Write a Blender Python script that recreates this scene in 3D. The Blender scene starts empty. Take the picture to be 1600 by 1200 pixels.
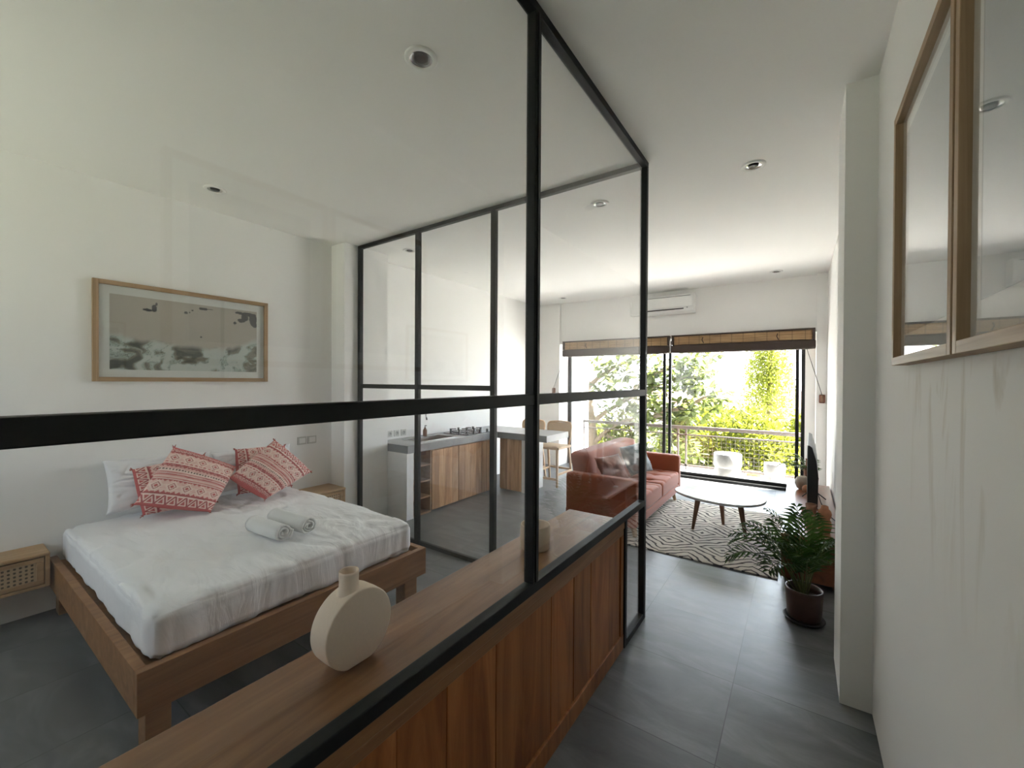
import bpy, bmesh, math, random
from mathutils import Vector, Matrix, noise
R = random.Random(7)
PI = math.pi
scene = bpy.context.scene
COL = scene.collection

# ------------------------------------------------------------------ helpers
class MB:
    """collects shapes (world coordinates) for ONE mesh object"""
    def __init__(s): s.v = []; s.f = []; s.c = None; s.mi = []
    def add(s, vs, fs):
        o = len(s.v); s.v += [tuple(p) for p in vs]; s.f += [tuple(i + o for i in f) for f in fs]; return s
    def box(s, x0, x1, y0, y1, z0, z1):
        return s.add([(x0,y0,z0),(x1,y0,z0),(x1,y1,z0),(x0,y1,z0),(x0,y0,z1),(x1,y0,z1),(x1,y1,z1),(x0,y1,z1)],
              [(0,3,2,1),(4,5,6,7),(0,1,5,4),(1,2,6,5),(2,3,7,6),(3,0,4,7)])
    def bar(s, p0, p1, w, d, up=(0,0,1), w1=None, d1=None):
        p0 = Vector(p0); p1 = Vector(p1); a = (p1-p0).normalized(); u = Vector(up)
        if abs(a.dot(u)) > .98: u = Vector((0,1,0))
        x = a.cross(u).normalized(); y = x.cross(a).normalized()
        w1 = w if w1 is None else w1; d1 = d if d1 is None else d1
        vs = [p + x*(sx*ww/2) + y*(sy*dd/2) for p, ww, dd in ((p0,w,d),(p1,w1,d1)) for sx, sy in ((-1,-1),(1,-1),(1,1),(-1,1))]
        return s.add(vs, [(0,3,2,1),(4,5,6,7),(0,1,5,4),(1,2,6,5),(2,3,7,6),(3,0,4,7)])
    def tube(s, pts, r, n=8, closed=False):
        pts = [Vector(p) for p in pts]; m = len(pts)
        rs = r if isinstance(r, (list, tuple)) else [r]*m
        ref = Vector((0,0,1)); vs = []; prev = None
        for i, p in enumerate(pts):
            a = pts[(i+1) % m] - pts[i-1] if closed else pts[min(i+1, m-1)] - pts[max(i-1, 0)]
            if a.length < 1e-9: a = Vector((0,0,1))
            a.normalize()
            if prev is None:
                ref = Vector((0,0,1)) if abs(a.z) < .9 else Vector((1,0,0))
                x = a.cross(ref).normalized()
            else:
                x = (prev - a*prev.dot(a))
                x = x.normalized() if x.length > 1e-6 else a.cross(ref).normalized()
            prev = x; y = a.cross(x)
            vs += [p + (x*math.cos(2*PI*k/n) + y*math.sin(2*PI*k/n))*rs[i] for k in range(n)]
        fs = []
        for i in range(m if closed else m-1):
            j = (i+1) % m
            fs += [(i*n+k, i*n+(k+1) % n, j*n+(k+1) % n, j*n+k) for k in range(n)]
        if not closed: fs += [tuple(range(n-1,-1,-1)), tuple((m-1)*n+k for k in range(n))]
        return s.add(vs, fs)
    def lathe(s, prof, c=(0,0,0), n=32, M=None):
        """prof: (r, z) from the bottom outside up, over the rim and back down inside if hollow"""
        vs = []; fs = []; ring = []
        for r, z in prof:
            if r < 1e-5: ring.append((len(vs), 1)); vs.append((0,0,z))
            else:
                ring.append((len(vs), n)); vs += [(r*math.cos(2*PI*k/n), r*math.sin(2*PI*k/n), z) for k in range(n)]
        for (a, na), (b, nb) in zip(ring, ring[1:]):
            for k in range(n):
                k2 = (k+1) % n
                if na == 1 and nb == 1: continue
                if na == 1: fs.append((a, b+k2, b+k))
                elif nb == 1: fs.append((a+k, a+k2, b))
                else: fs.append((a+k, a+k2, b+k2, b+k))
        c = Vector(c)
        vs = [(M @ Vector(v) if M else Vector(v)) + c for v in vs]
        return s.add(vs, fs)
    def prism(s, poly, axis, a, b):
        """extrude a 2-D outline along an axis; outline is in the two other axes in xyz order"""
        def P(p, t):
            q = list(p); q.insert(axis, t); return tuple(q)
        n = len(poly)
        return s.add([P(p,a) for p in poly] + [P(p,b) for p in poly],
              [tuple(range(n-1,-1,-1)), tuple(range(n,2*n))] + [(i,(i+1) % n,n+(i+1) % n,n+i) for i in range(n)])
    def rbox(s, c, half, r, cuts=12, fn=None):
        """box with rounded edges, finely meshed; fn(p, normal) -> displaced p"""
        bm = bmesh.new(); bmesh.ops.create_cube(bm, size=2)
        bmesh.ops.subdivide_edges(bm, edges=bm.edges[:], cuts=cuts, use_grid_fill=True)
        c = Vector(c); h = Vector(half); vs = []
        for v in bm.verts:
            P = Vector((v.co.x*h.x, v.co.y*h.y, v.co.z*h.z))
            I = Vector([max(-(h[i]-r), min(h[i]-r, P[i])) for i in range(3)])
            d = P - I
            n = d.normalized() if d.length > 1e-9 else Vector((0,0,1))
            q = I + n*r + c
            vs.append(fn(q, n) if fn else q)
        bm.verts.index_update()
        fs = [tuple(v.index for v in f.verts) for f in bm.faces]; bm.free()
        return s.add(vs, fs)

def origin(o):
    v = Vector((0,0,0))
    while o is not None: v += o.location; o = o.parent
    return v
def obj(name, mb, m, parent=None, bevel=0, smooth=False, sub=0, colors=None, seg=2):
    off = origin(parent) if parent else Vector((0,0,0))
    if parent is None:      # put the origin at the base of the thing
        xs = [p[0] for p in mb.v]; ys = [p[1] for p in mb.v]; zs = [p[2] for p in mb.v]
        off = Vector(((min(xs)+max(xs))/2, (min(ys)+max(ys))/2, min(zs)))
    me = bpy.data.meshes.new(name)
    me.from_pydata([(p[0]-off.x, p[1]-off.y, p[2]-off.z) for p in mb.v], [], mb.f); me.update()
    bm = bmesh.new(); bm.from_mesh(me); bmesh.ops.recalc_face_normals(bm, faces=bm.faces[:]); bm.to_mesh(me); bm.free()
    o = bpy.data.objects.new(name, me); COL.objects.link(o)
    if parent: o.parent = parent
    else: o.location = off
    if m: me.materials.append(m)
    if colors:
        at = me.color_attributes.new('Col', 'FLOAT_COLOR', 'POINT')
        for i, c in enumerate(colors): at.data[i].color = (c[0], c[1], c[2], 1)
    if smooth:
        for p in me.polygons: p.use_smooth = True
    if bevel:
        b = o.modifiers.new('bevel', 'BEVEL'); b.width = bevel; b.segments = seg; b.limit_method = 'ANGLE'; b.angle_limit = math.radians(40)
    if sub:
        b = o.modifiers.new('sub', 'SUBSURF'); b.levels = sub; b.render_levels = sub
    return o
def tag(o, label, cat, group=None, kind=None):
    o['label'] = label; o['category'] = cat
    if group: o['group'] = group
    if kind: o['kind'] = kind
    return o
def thing(name, label, cat, loc, group=None):
    o = bpy.data.objects.new(name, None); COL.objects.link(o); o.location = loc; o.empty_display_size = .1
    return tag(o, label, cat, group)
def struct(name, mb, m, parent=None, **k):
    o = obj(name, mb, m, parent, **k)
    if parent is None: o['kind'] = 'structure'
    return o
def sempty(name, loc):
    o = bpy.data.objects.new(name, None); COL.objects.link(o); o.location = loc; o['kind'] = 'structure'; return o
def dup(o, loc, label=None, rz=None):
    r = o.copy(); COL.objects.link(r); r.location = loc
    if label: r['label'] = label
    if rz is not None: r.rotation_euler.z = rz
    for c in o.children:
        d = c.copy(); COL.objects.link(d); d.parent = r
        for g in c.children:
            e = g.copy(); COL.objects.link(e); e.parent = d
    return r

# ------------------------------------------------------------------ materials
def nt(name):
    m = bpy.data.materials.new(name); m.use_nodes = True; t = m.node_tree; t.nodes.clear()
    out = t.nodes.new('ShaderNodeOutputMaterial'); return m, t, out
def N(t, kind, **k):
    n = t.nodes.new(kind)
    for a, b in k.items():
        if hasattr(n, a): setattr(n, a, b)
        else: n.inputs[a].default_value = b
    return n
def rgb(c): return (c[0], c[1], c[2], 1)
def math_(t, op, a, b=None, c=None):
    n = t.nodes.new('ShaderNodeMath'); n.operation = op
    for i, x in enumerate((a, b, c)):
        if x is None: continue
        if isinstance(x, (int, float)): n.inputs[i].default_value = x
        else: t.links.new(x, n.inputs[i])
    return n.outputs[0]
def mixc(t, fac, a, b, mode='MIX'):
    n = t.nodes.new('ShaderNodeMix'); n.data_type = 'RGBA'; n.blend_type = mode
    for s, x in ((0, fac), (6, a), (7, b)):
        if isinstance(x, (int, float)): n.inputs[s].default_value = x
        elif isinstance(x, tuple): n.inputs[s].default_value = rgb(x)
        else: t.links.new(x, n.inputs[s])
    return n.outputs[2]
def ramp(t, fac, stops):
    n = t.nodes.new('ShaderNodeValToRGB'); e = n.color_ramp.elements
    while len(e) < len(stops): e.new(.5)
    for i, (p, c) in enumerate(stops): e[i].position = p; e[i].color = rgb(c)
    t.links.new(fac, n.inputs[0]); return n.outputs[0]
def coords(t, scale=(1,1,1), space='Object', rot=(0,0,0)):
    tc = t.nodes.new('ShaderNodeTexCoord'); mp = t.nodes.new('ShaderNodeMapping')
    mp.inputs['Scale'].default_value = scale; mp.inputs['Rotation'].default_value = rot
    t.links.new(tc.outputs[space], mp.inputs[0]); return mp.outputs[0]
def noise_(t, vec, scale, detail=4, rough=.5, dist=0):
    n = N(t, 'ShaderNodeTexNoise'); n.inputs['Scale'].default_value = scale; n.inputs['Detail'].default_value = detail
    n.inputs['Roughness'].default_value = rough; n.inputs['Distortion'].default_value = dist
    t.links.new(vec, n.inputs['Vector']); return n.outputs['Fac']
def bump(t, h, strength=.2, dist=.01):
    b = N(t, 'ShaderNodeBump'); b.inputs['Strength'].default_value = strength; b.inputs['Distance'].default_value = dist
    t.links.new(h, b.inputs['Height']); return b.outputs[0]
def bsdf(t, out, col, rough=.5, normal=None, metal=0, spec=.5, sheen=0, coat=0):
    p = N(t, 'ShaderNodeBsdfPrincipled')
    if isinstance(col, tuple): p.inputs['Base Color'].default_value = rgb(col)
    else: t.links.new(col, p.inputs['Base Color'])
    if isinstance(rough, (int, float)): p.inputs['Roughness'].default_value = rough
    else: t.links.new(rough, p.inputs['Roughness'])
    p.inputs['Metallic'].default_value = metal; p.inputs['Specular IOR Level'].default_value = spec
    if sheen: p.inputs['Sheen Weight'].default_value = sheen; p.inputs['Sheen Roughness'].default_value = .35
    if coat: p.inputs['Coat Weight'].default_value = coat; p.inputs['Coat Roughness'].default_value = .12
    if normal is not None: t.links.new(normal, p.inputs['Normal'])
    t.links.new(p.outputs[0], out.inputs[0]); return p
def plain(name, c, rough=.5, metal=0, nscale=30, var=.06, bs=.05, spec=.5, sheen=0, coat=0, bdist=.003):
    m, t, out = nt(name); v = coords(t)
    f = noise_(t, v, nscale, 4)
    col = mixc(t, f, tuple(x*(1-var) for x in c), tuple(min(1, x*(1+var)) for x in c))
    bsdf(t, out, col, rough, bump(t, f, bs, bdist) if bs else None, metal, spec, sheen, coat); return m
def wood(name, dark, mid, light, axis=0, rough=.45, ring=7, spec=.4, vary=.35, coat=0, long=.55):
    m, t, out = nt(name)
    sc = [ring]*3; sc[axis] = long
    geo = N(t, 'ShaderNodeNewGeometry')
    v = coords(t, tuple(sc))
    off = N(t, 'ShaderNodeVectorMath', operation='ADD'); t.links.new(v, off.inputs[0])
    cmb = N(t, 'ShaderNodeCombineXYZ'); k = math_(t, 'MULTIPLY', geo.outputs['Random Per Island'], 37.0)
    for i in range(3): t.links.new(k, cmb.inputs[i])
    t.links.new(cmb.outputs[0], off.inputs[1]); v = off.outputs[0]
    f = noise_(t, v, 1.6, 7, .6, 1.4)
    g = noise_(t, v, 9, 3, .5, .3)
    col = ramp(t, f, [(.28, dark), (.5, mid), (.72, light)])
    col = mixc(t, math_(t, 'MULTIPLY', g, .35), col, tuple(x*.6 for x in mid))
    br = math_(t, 'MULTIPLY_ADD', geo.outputs['Random Per Island'], vary, 1-vary/2)
    hs = N(t, 'ShaderNodeHueSaturation'); t.links.new(col, hs.inputs['Color']); t.links.new(br, hs.inputs['Value'])
    bsdf(t, out, hs.outputs[0], rough, bump(t, g, .12, .002), 0, spec, 0, coat); return m
def glassmat(name, tint=(.985,.987,.986), base=.035):
    m, t, out = nt(name)
    lw = N(t, 'ShaderNodeLayerWeight'); lw.inputs['Blend'].default_value = .5
    p5 = math_(t, 'POWER', lw.outputs['Facing'], 5.0)
    fac = math_(t, 'MULTIPLY_ADD', p5, 1-base, base)
    tr = N(t, 'ShaderNodeBsdfTransparent'); tr.inputs[0].default_value = rgb(tint)
    gl = N(t, 'ShaderNodeBsdfGlossy'); gl.inputs['Roughness'].default_value = 0.0; gl.inputs[0].default_value = (1,1,1,1)
    mx = N(t, 'ShaderNodeMixShader'); t.links.new(fac, mx.inputs[0]); t.links.new(tr.outputs[0], mx.inputs[1]); t.links.new(gl.outputs[0], mx.inputs[2])
    t.links.new(mx.outputs[0], out.inputs[0]); return m
def attrmat(name, rough=.8, weave=250, sheen=0):
    m, t, out = nt(name); a = N(t, 'ShaderNodeAttribute'); a.attribute_name = 'Col'
    f = noise_(t, coords(t), weave, 2)
    bsdf(t, out, a.outputs['Color'], rough, bump(t, f, .2, .002), 0, .2, sheen); return m
def leafmat(name, c, tr, trc, var=.5, rough=.5):
    m, t, out = nt(name); geo = N(t, 'ShaderNodeNewGeometry')
    v = math_(t, 'MULTIPLY_ADD', geo.outputs['Random Per Island'], var*2, 1-var)
    def vcol(c):
        h = N(t, 'ShaderNodeHueSaturation'); h.inputs['Color'].default_value = rgb(c); t.links.new(v, h.inputs['Value']); return h.outputs[0]
    p = N(t, 'ShaderNodeBsdfPrincipled'); t.links.new(vcol(c), p.inputs['Base Color']); p.inputs['Roughness'].default_value = rough
    p.inputs['Specular IOR Level'].default_value = .25
    tl = N(t, 'ShaderNodeBsdfTranslucent'); t.links.new(vcol(trc), tl.inputs[0])
    mx = N(t, 'ShaderNodeMixShader'); mx.inputs[0].default_value = tr
    t.links.new(p.outputs[0], mx.inputs[1]); t.links.new(tl.outputs[0], mx.inputs[2]); t.links.new(mx.outputs[0], out.inputs[0]); return m

M = {}
def wallmat(name, c, stains=False):
    m, t, out = nt(name); v = coords(t, space='Object')
    f = noise_(t, v, 1.3, 5, .6); f2 = noise_(t, v, 45, 3)
    col = mixc(t, f, tuple(x*.97 for x in c), c)
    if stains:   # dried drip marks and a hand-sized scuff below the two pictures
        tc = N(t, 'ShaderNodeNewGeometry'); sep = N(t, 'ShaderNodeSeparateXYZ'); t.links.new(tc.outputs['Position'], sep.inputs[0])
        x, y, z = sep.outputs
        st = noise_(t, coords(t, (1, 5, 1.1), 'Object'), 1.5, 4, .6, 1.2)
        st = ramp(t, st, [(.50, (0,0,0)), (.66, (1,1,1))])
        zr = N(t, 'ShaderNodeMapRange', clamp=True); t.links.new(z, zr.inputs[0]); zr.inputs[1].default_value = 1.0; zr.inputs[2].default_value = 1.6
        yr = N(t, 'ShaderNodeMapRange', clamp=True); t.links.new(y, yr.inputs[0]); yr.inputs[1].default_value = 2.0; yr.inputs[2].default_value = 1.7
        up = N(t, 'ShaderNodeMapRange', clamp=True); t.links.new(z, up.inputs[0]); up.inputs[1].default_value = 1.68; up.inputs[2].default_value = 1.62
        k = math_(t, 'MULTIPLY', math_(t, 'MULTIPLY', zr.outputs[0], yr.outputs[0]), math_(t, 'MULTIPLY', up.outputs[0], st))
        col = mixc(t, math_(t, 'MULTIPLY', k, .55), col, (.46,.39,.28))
    bsdf(t, out, col, .75, bump(t, f2, .12, .003), 0, .25); return m
M['wall'] = wallmat('wall_plaster', (.86,.855,.84))
M['wallr'] = wallmat('wall_plaster_marked', (.84,.835,.81), True)
M['ceil'] = wallmat('ceiling_paint', (.88,.875,.855))
M['steel'] = plain('black_painted_steel', (.012,.0125,.0125), .5, 0, 60, .2, .04, .3)
M['glass'] = glassmat('clear_glass'); M['picglass'] = glassmat('picture_glass', (.97,.98,.98), .035)
M['sill'] = wood('teak_ledge', (.165,.070,.027), (.28,.134,.055), (.40,.21,.095), 1, .36, 6, .5, .1, .12)
M['planks'] = wood('teak_planks', (.135,.042,.012), (.36,.128,.038), (.52,.23,.08), 2, .42, 5, .4, .5, .05)
M['bed'] = wood('teak_bed', (.17,.074,.026), (.29,.138,.054), (.39,.205,.09), 1, .5, 8, .35, .15)
M['ksh'] = wood('teak_shelf', (.22,.12,.06), (.34,.20,.11), (.44,.28,.16), 1, .5, 8, .35, .15)
M['kdoor'] = wood('teak_door_boards', (.24,.105,.04), (.54,.31,.155), (.76,.52,.31), 2, .42, 5, .4, .5, .08)
M['console'] = wood('reddish_console', (.13,.045,.02), (.21,.075,.034), (.29,.115,.055), 1, .3, 7, .5, .15, .25)
M['oak'] = wood('oak_stool', (.42,.26,.14), (.55,.37,.22), (.66,.47,.30), 2, .5, 9, .3, .15)
M['frame'] = wood('oak_frame', (.30,.19,.10), (.42,.28,.16), (.54,.38,.24), 1, .5, 14, .3, .15)
M['framev'] = wood('oak_frame_v', (.30,.19,.10), (.42,.28,.16), (.54,.38,.24), 2, .5, 14, .3, .15)
M['night'] = wood('nightstand_oak', (.32,.20,.10), (.45,.29,.155), (.55,.38,.22), 1, .5, 9, .3, .15)
M['walnut'] = wood('walnut_leg', (.09,.04,.018), (.15,.07,.032), (.21,.10,.05), 2, .4, 10, .4, .15)
M['concrete'] = plain('concrete_worktop', (.24,.25,.255), .32, 0, 9, .25, .1)
M['white'] = plain('white_plastic', (.80,.80,.78), .35, 0, 20, .02, 0)
M['plate'] = plain('switch_plate', (.56,.56,.53), .45, 0, 20, .02, 0)
M['mat'] = plain('mat_board', (.80,.79,.76), .9, 0, 80, .02, .05)
M['dark'] = plain('dark_plastic', (.012,.012,.013), .35, 0, 40, .1, .02)
M['screen'] = plain('screen', (.008,.008,.009), .12, 0, 40, .05, 0)
M['chrome'] = plain('brushed_steel', (.55,.55,.54), .25, 1, 60, .08, .02)
M['silver'] = plain('silver_bezel', (.5,.5,.5), .3, 1, 60, .05, 0)
M['soil'] = plain('soil', (.035,.025,.018), .95, 0, 60, .5, .6, .2, bdist=.01)
M['terra'] = plain('terracotta', (.36,.15,.07), .7, 0, 40, .15, .12)
M['terrad'] = plain('terracotta_brown', (.22,.10,.055), .7, 0, 40, .2, .12)
M['pot'] = plain('glazed_dark_pot', (.085,.042,.032), .4, 0, 25, .25, .08)
M['saucer'] = plain('black_saucer', (.02,.018,.017), .4, 0, 25, .2, .04)
M['vase'] = plain('sand_ceramic', (.90,.75,.62), .75, 0, 120, .06, .15)
M['cup'] = plain('grey_beige_ceramic', (.62,.49,.36), .7, 0, 120, .06, .12)
M['ball'] = plain('mottled_stoneware', (.30,.25,.20), .6, 0, 14, .35, .08)
M['cord'] = plain('black_cord', (.02,.02,.02), .6, 0, 40, .1, 0)
M['rope'] = plain('brown_cord', (.18,.10,.06), .8, 0, 90, .2, .1)
M['cleat'] = plain('cleat_wood', (.17,.055,.03), .4, 0, 40, .2, .05)
M['blinddark'] = plain('dark_blind_cloth', (.055,.036,.028), .75, 0, 120, .2, .15)
M['terrazzo'] = None
M['railing'] = plain('railing_paint', (.06,.047,.04), .5, 0, 50, .1, .05)
M['mauve'] = plain('mauve_linen', (.30,.145,.115), .9, 0, 220, .15, .3, .2, .3)
M['slate'] = plain('slate_linen', (.23,.26,.28), .9, 0, 220, .15, .3, .2, .3)
M['sofa'] = plain('rust_velvet', (.30,.088,.046), .75, 0, 160, .12, .15, .2, .3)
M['towel'] = plain('terry', (.88,.88,.87), .95, 0, 420, .05, .7, .1, .4, bdist=.006)
M['cushion'] = attrmat('woven_cushion'); M['art'] = attrmat('art_print', .7, 400)
M['bark'] = plain('bark', (.20,.155,.11), .9, 0, 14, .35, .5, .2, bdist=.02)
M['leafA'] = leafmat('broad_leaf', (.066,.085,.036), .45, (.14,.17,.034), .4)
M['leafB'] = leafmat('bright_fine_leaf', (.125,.145,.026), .55, (.29,.32,.045), .35)
M['leafC'] = leafmat('hedge_leaf', (.075,.090,.011), .55, (.175,.19,.016), .5)
M['palm'] = leafmat('palm_leaf', (.032,.070,.012), .2, (.06,.12,.015), .4, .35)
M['stem'] = plain('palm_stem', (.12,.13,.035), .5, 0, 40, .2, .05)
M['housewall'] = plain('house_wall', (.30,.29,.27), .8, 0, 3, .05, .02)
M['roof'] = plain('roof_tile', (.24,.14,.10), .8, 0, 6, .2, .1)
M['deck'] = plain('balcony_deck', (.66,.65,.62), .6, 0, 12, .08, .04)
M['bounce_rear'] = plain('rear_bounce_ground', (.175,.185,.145), .95, 0, 3, .4, .2)  # unseen ground behind, tone set to bounce light up into the bedroom
M['lawn'] = plain('pale_gravel', (.52,.52,.50), .95, 0, 3, .4, .2)

def m_terrazzo():
    m, t, out = nt('terrazzo'); v = coords(t)
    vo = N(t, 'ShaderNodeTexVoronoi'); vo.inputs['Scale'].default_value = 42; t.links.new(v, vo.inputs['Vector'])
    chip = math_(t, 'LESS_THAN', vo.outputs['Distance'], .2)
    sp = N(t, 'ShaderNodeSeparateColor'); t.links.new(vo.outputs['Color'], sp.inputs[0])
    keep = math_(t, 'MULTIPLY', chip, math_(t, 'GREATER_THAN', sp.outputs[0], .72))
    bsdf(t, out, mixc(t, keep, (.235,.235,.23), (.085,.08,.078)), .45); return m
M['terrazzo'] = m_terrazzo()
def m_floor():
    m, t, out = nt('grey_floor_tiles'); g = N(t, 'ShaderNodeNewGeometry'); sep = N(t, 'ShaderNodeSeparateXYZ'); t.links.new(g.outputs['Position'], sep.inputs[0])
    sx, sy = .590, .580
    u = math_(t, 'DIVIDE', math_(t, 'ADD', sep.outputs[0], .279+sx*20), sx); w = math_(t, 'DIVIDE', math_(t, 'ADD', sep.outputs[1], -2.484+sy*20), sy)
    fu = math_(t, 'FRACT', u); fw = math_(t, 'FRACT', w)
    def edge(f, s): return math_(t, 'MULTIPLY', math_(t, 'MINIMUM', f, math_(t, 'SUBTRACT', 1.0, f)), s)
    line = math_(t, 'LESS_THAN', math_(t, 'MINIMUM', edge(fu, sx), edge(fw, sy)), .0022)
    cm = N(t, 'ShaderNodeCombineXYZ'); t.links.new(math_(t, 'FLOOR', u), cm.inputs[0]); t.links.new(math_(t, 'FLOOR', w), cm.inputs[1])
    wn = N(t, 'ShaderNodeTexWhiteNoise'); t.links.new(cm.outputs[0], wn.inputs[0])
    sc = N(t, 'ShaderNodeVectorMath', operation='SCALE'); t.links.new(wn.outputs[1], sc.inputs[0]); sc.inputs['Scale'].default_value = 9
    ad = N(t, 'ShaderNodeVectorMath', operation='ADD'); t.links.new(g.outputs['Position'], ad.inputs[0]); t.links.new(sc.outputs[0], ad.inputs[1])
    mp = N(t, 'ShaderNodeMapping'); mp.inputs['Scale'].default_value = (1.1, 3.4, 1); mp.inputs['Rotation'].default_value = (0,0,.25); t.links.new(ad.outputs[0], mp.inputs[0])
    f = noise_(t, mp.outputs[0], 1.5, 7, .62, .9)
    f2 = noise_(t, g.outputs['Position'], 18, 4)
    col = ramp(t, f, [(.32, (.085,.089,.093)), (.5, (.128,.133,.137)), (.70, (.20,.206,.208))])
    col = mixc(t, line, col, (.055,.057,.058))
    ro = math_(t, 'MULTIPLY_ADD', f, .22, .27)
    hb = math_(t, 'SUBTRACT', math_(t, 'MULTIPLY', f2, .05), line)
    bsdf(t, out, col, ro, bump(t, hb, .35, .0015), 0, .5); return m
M['floor'] = m_floor()
def m_rug():
    m, t, out = nt('zigzag_rug'); v = coords(t)
    nz = N(t, 'ShaderNodeTexNoise'); nz.inputs['Scale'].default_value = 4; nz.inputs['Detail'].default_value = 2; t.links.new(v, nz.inputs['Vector'])
    sb = N(t, 'ShaderNodeVectorMath', operation='SUBTRACT'); t.links.new(nz.outputs['Color'], sb.inputs[0]); sb.inputs[1].default_value = (.5,.5,.5)
    sc = N(t, 'ShaderNodeVectorMath', operation='SCALE'); t.links.new(sb.outputs[0], sc.inputs[0]); sc.inputs['Scale'].default_value = .14
    ad = N(t, 'ShaderNodeVectorMath', operation='ADD'); t.links.new(v, ad.inputs[0]); t.links.new(sc.outputs[0], ad.inputs[1])
    sep = N(t, 'ShaderNodeSeparateXYZ'); t.links.new(ad.outputs[0], sep.inputs[0])
    row = math_(t, 'DIVIDE', sep.outputs[1], .40)
    sh = math_(t, 'MULTIPLY', math_(t, 'FLOOR', row), .5)
    a = math_(t, 'ABSOLUTE', math_(t, 'SUBTRACT', math_(t, 'FRACT', math_(t, 'ADD', math_(t, 'DIVIDE', sep.outputs[0], .50), sh)), .5))
    b = math_(t, 'ABSOLUTE', math_(t, 'SUBTRACT', math_(t, 'FRACT', row), .5))
    d = math_(t, 'FRACT', math_(t, 'MULTIPLY', math_(t, 'ADD', a, b), 5.0))
    line = math_(t, 'LESS_THAN', d, .30)
    fz = noise_(t, v, 160, 2)
    col = mixc(t, line, (.56,.52,.46), (.030,.026,.030))
    col = mixc(t, math_(t, 'MULTIPLY', fz, .3), col, (.30,.28,.26))
    bsdf(t, out, col, .95, bump(t, fz, .5, .004), 0, .1); return m
M['rug'] = m_rug()
def m_sheet():
    m, t, out = nt('white_cotton_sheet'); v = coords(t, (1.0, 2.4, .6), rot=(0,0,.35))
    f = noise_(t, v, 3.2, 5, .5, 1.4); f2 = noise_(t, coords(t), 300, 2)
    h = math_(t, 'ADD', f, math_(t, 'MULTIPLY', f2, .03))
    bsdf(t, out, (.82,.82,.835), .85, bump(t, h, .5, .022), 0, .2, .2); return m
M['sheet'] = m_sheet()
def m_marble():
    m, t, out = nt('pale_marble'); v = coords(t)
    f = noise_(t, v, 3.0, 8, .65, 1.8)
    col = ramp(t, f, [(.35, (.44,.46,.455)), (.5, (.56,.575,.565)), (.56, (.36,.385,.38)), (.62, (.58,.585,.575))])
    bsdf(t, out, col, .18, None, 0, .5, 0, .3); return m
M['marble'] = m_marble()
def m_cane(name, c, A='Y', B='Z'):
    m, t, out = nt(name); v = coords(t)
    w1 = N(t, 'ShaderNodeTexWave', bands_direction=A); w1.inputs['Scale'].default_value = 13; t.links.new(v, w1.inputs['Vector'])
    w2 = N(t, 'ShaderNodeTexWave', bands_direction=B); w2.inputs['Scale'].default_value = 13; t.links.new(v, w2.inputs['Vector'])
    k = math_(t, 'MULTIPLY', w1.outputs['Fac'], w2.outputs['Fac'])
    col = mixc(t, math_(t, 'GREATER_THAN', k, .45), c, tuple(x*.22 for x in c))
    bsdf(t, out, col, .6, bump(t, k, .4, .003)); return m
M['cane'] = m_cane('woven_cane', (.46,.33,.20))
M['caneseat'] = m_cane('woven_cane_seat', (.50,.36,.22), 'X', 'Y'); M['caneback'] = m_cane('woven_cane_back', (.50,.36,.22), 'X', 'Z')
def m_bamboo():
    m, t, out = nt('bamboo_slats'); v = coords(t)
    w = N(t, 'ShaderNodeTexWave', bands_direction='Z'); w.inputs['Scale'].default_value = 30; t.links.new(v, w.inputs['Vector'])
    n1 = noise_(t, coords(t, (1.2, 8, 40)), 2, 3)
    col = ramp(t, n1, [(.3, (.26,.15,.07)), (.55, (.46,.30,.15)), (.75, (.58,.41,.22))])
    wx = N(t, 'ShaderNodeTexWave', bands_direction='X'); wx.inputs['Scale'].default_value = 2.1; t.links.new(v, wx.inputs['Vector'])
    col = mixc(t, math_(t, 'MULTIPLY', math_(t, 'GREATER_THAN', wx.outputs['Fac'], .985), .5), col, (.10,.06,.03))
    bsdf(t, out, col, .6, bump(t, w.outputs['Fac'], .6, .004)); return m
M['bamboo'] = m_bamboo()

# ------------------------------------------------------------------ the room
LW, RW, NY, FY, CZ = -4.25, .30, -1.6, 7.04, 3.077
struct('floor', MB().box(LW-.2, RW+.2, NY-.2, 7.45, -.25, 0), M['floor'])
struct('ceiling', MB().box(LW-.2, RW+.2, NY-.2, 9.6, CZ, CZ+.25), M['ceil'])  # runs on past the window as an unseen overhang, added to block direct sun
wl = MB().box(LW-.2, LW, NY-.2, 7.45, 0, CZ).box(LW, -4.01, 2.63, 3.2, 0, CZ)
struct('wall_left', wl, M['wall'])
wr = MB().box(RW, RW+.2, NY-.2, 7.45, 0, CZ).box(.175, RW, 2.635, 3.05, 0, CZ)
struct('wall_right', wr, M['wallr'])
wf = MB().box(LW, -3.75, 6.98, 7.45, 0, CZ).box(.18, RW, 6.98, 7.45, 0, CZ).box(-3.75, .18, FY, 7.45, 2.3, CZ).box(.06, .18, 7.33, 7.45, 0, 2.3)
struct('wall_far', wf, M['wall'])
nb = MB().box(LW, -3.95, NY-.2, NY, 0, CZ).box(-2.45, RW, NY-.2, NY, 0, CZ).box(-3.95, -2.45, NY-.2, NY, 0, 1.0).box(-3.95, -2.45, NY-.2, NY, 2.7, CZ)
struct('wall_near', nb, M['wall'])
w3 = sempty('unseen_window', (-3.2, NY-.1, 1.0))  # unseen window, added and sized for the light reaching the bedroom from behind
fr = MB()
for x in (-3.95, -3.225, -2.50): fr.box(x, x+.05, NY-.13, NY-.07, 1.0, 2.7)
fr.box(-3.95, -2.45, NY-.13, NY-.07, 1.0, 1.05).box(-3.95, -2.45, NY-.13, NY-.07, 2.65, 2.7)
obj('window_frame', fr, M['steel'], w3)
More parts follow.
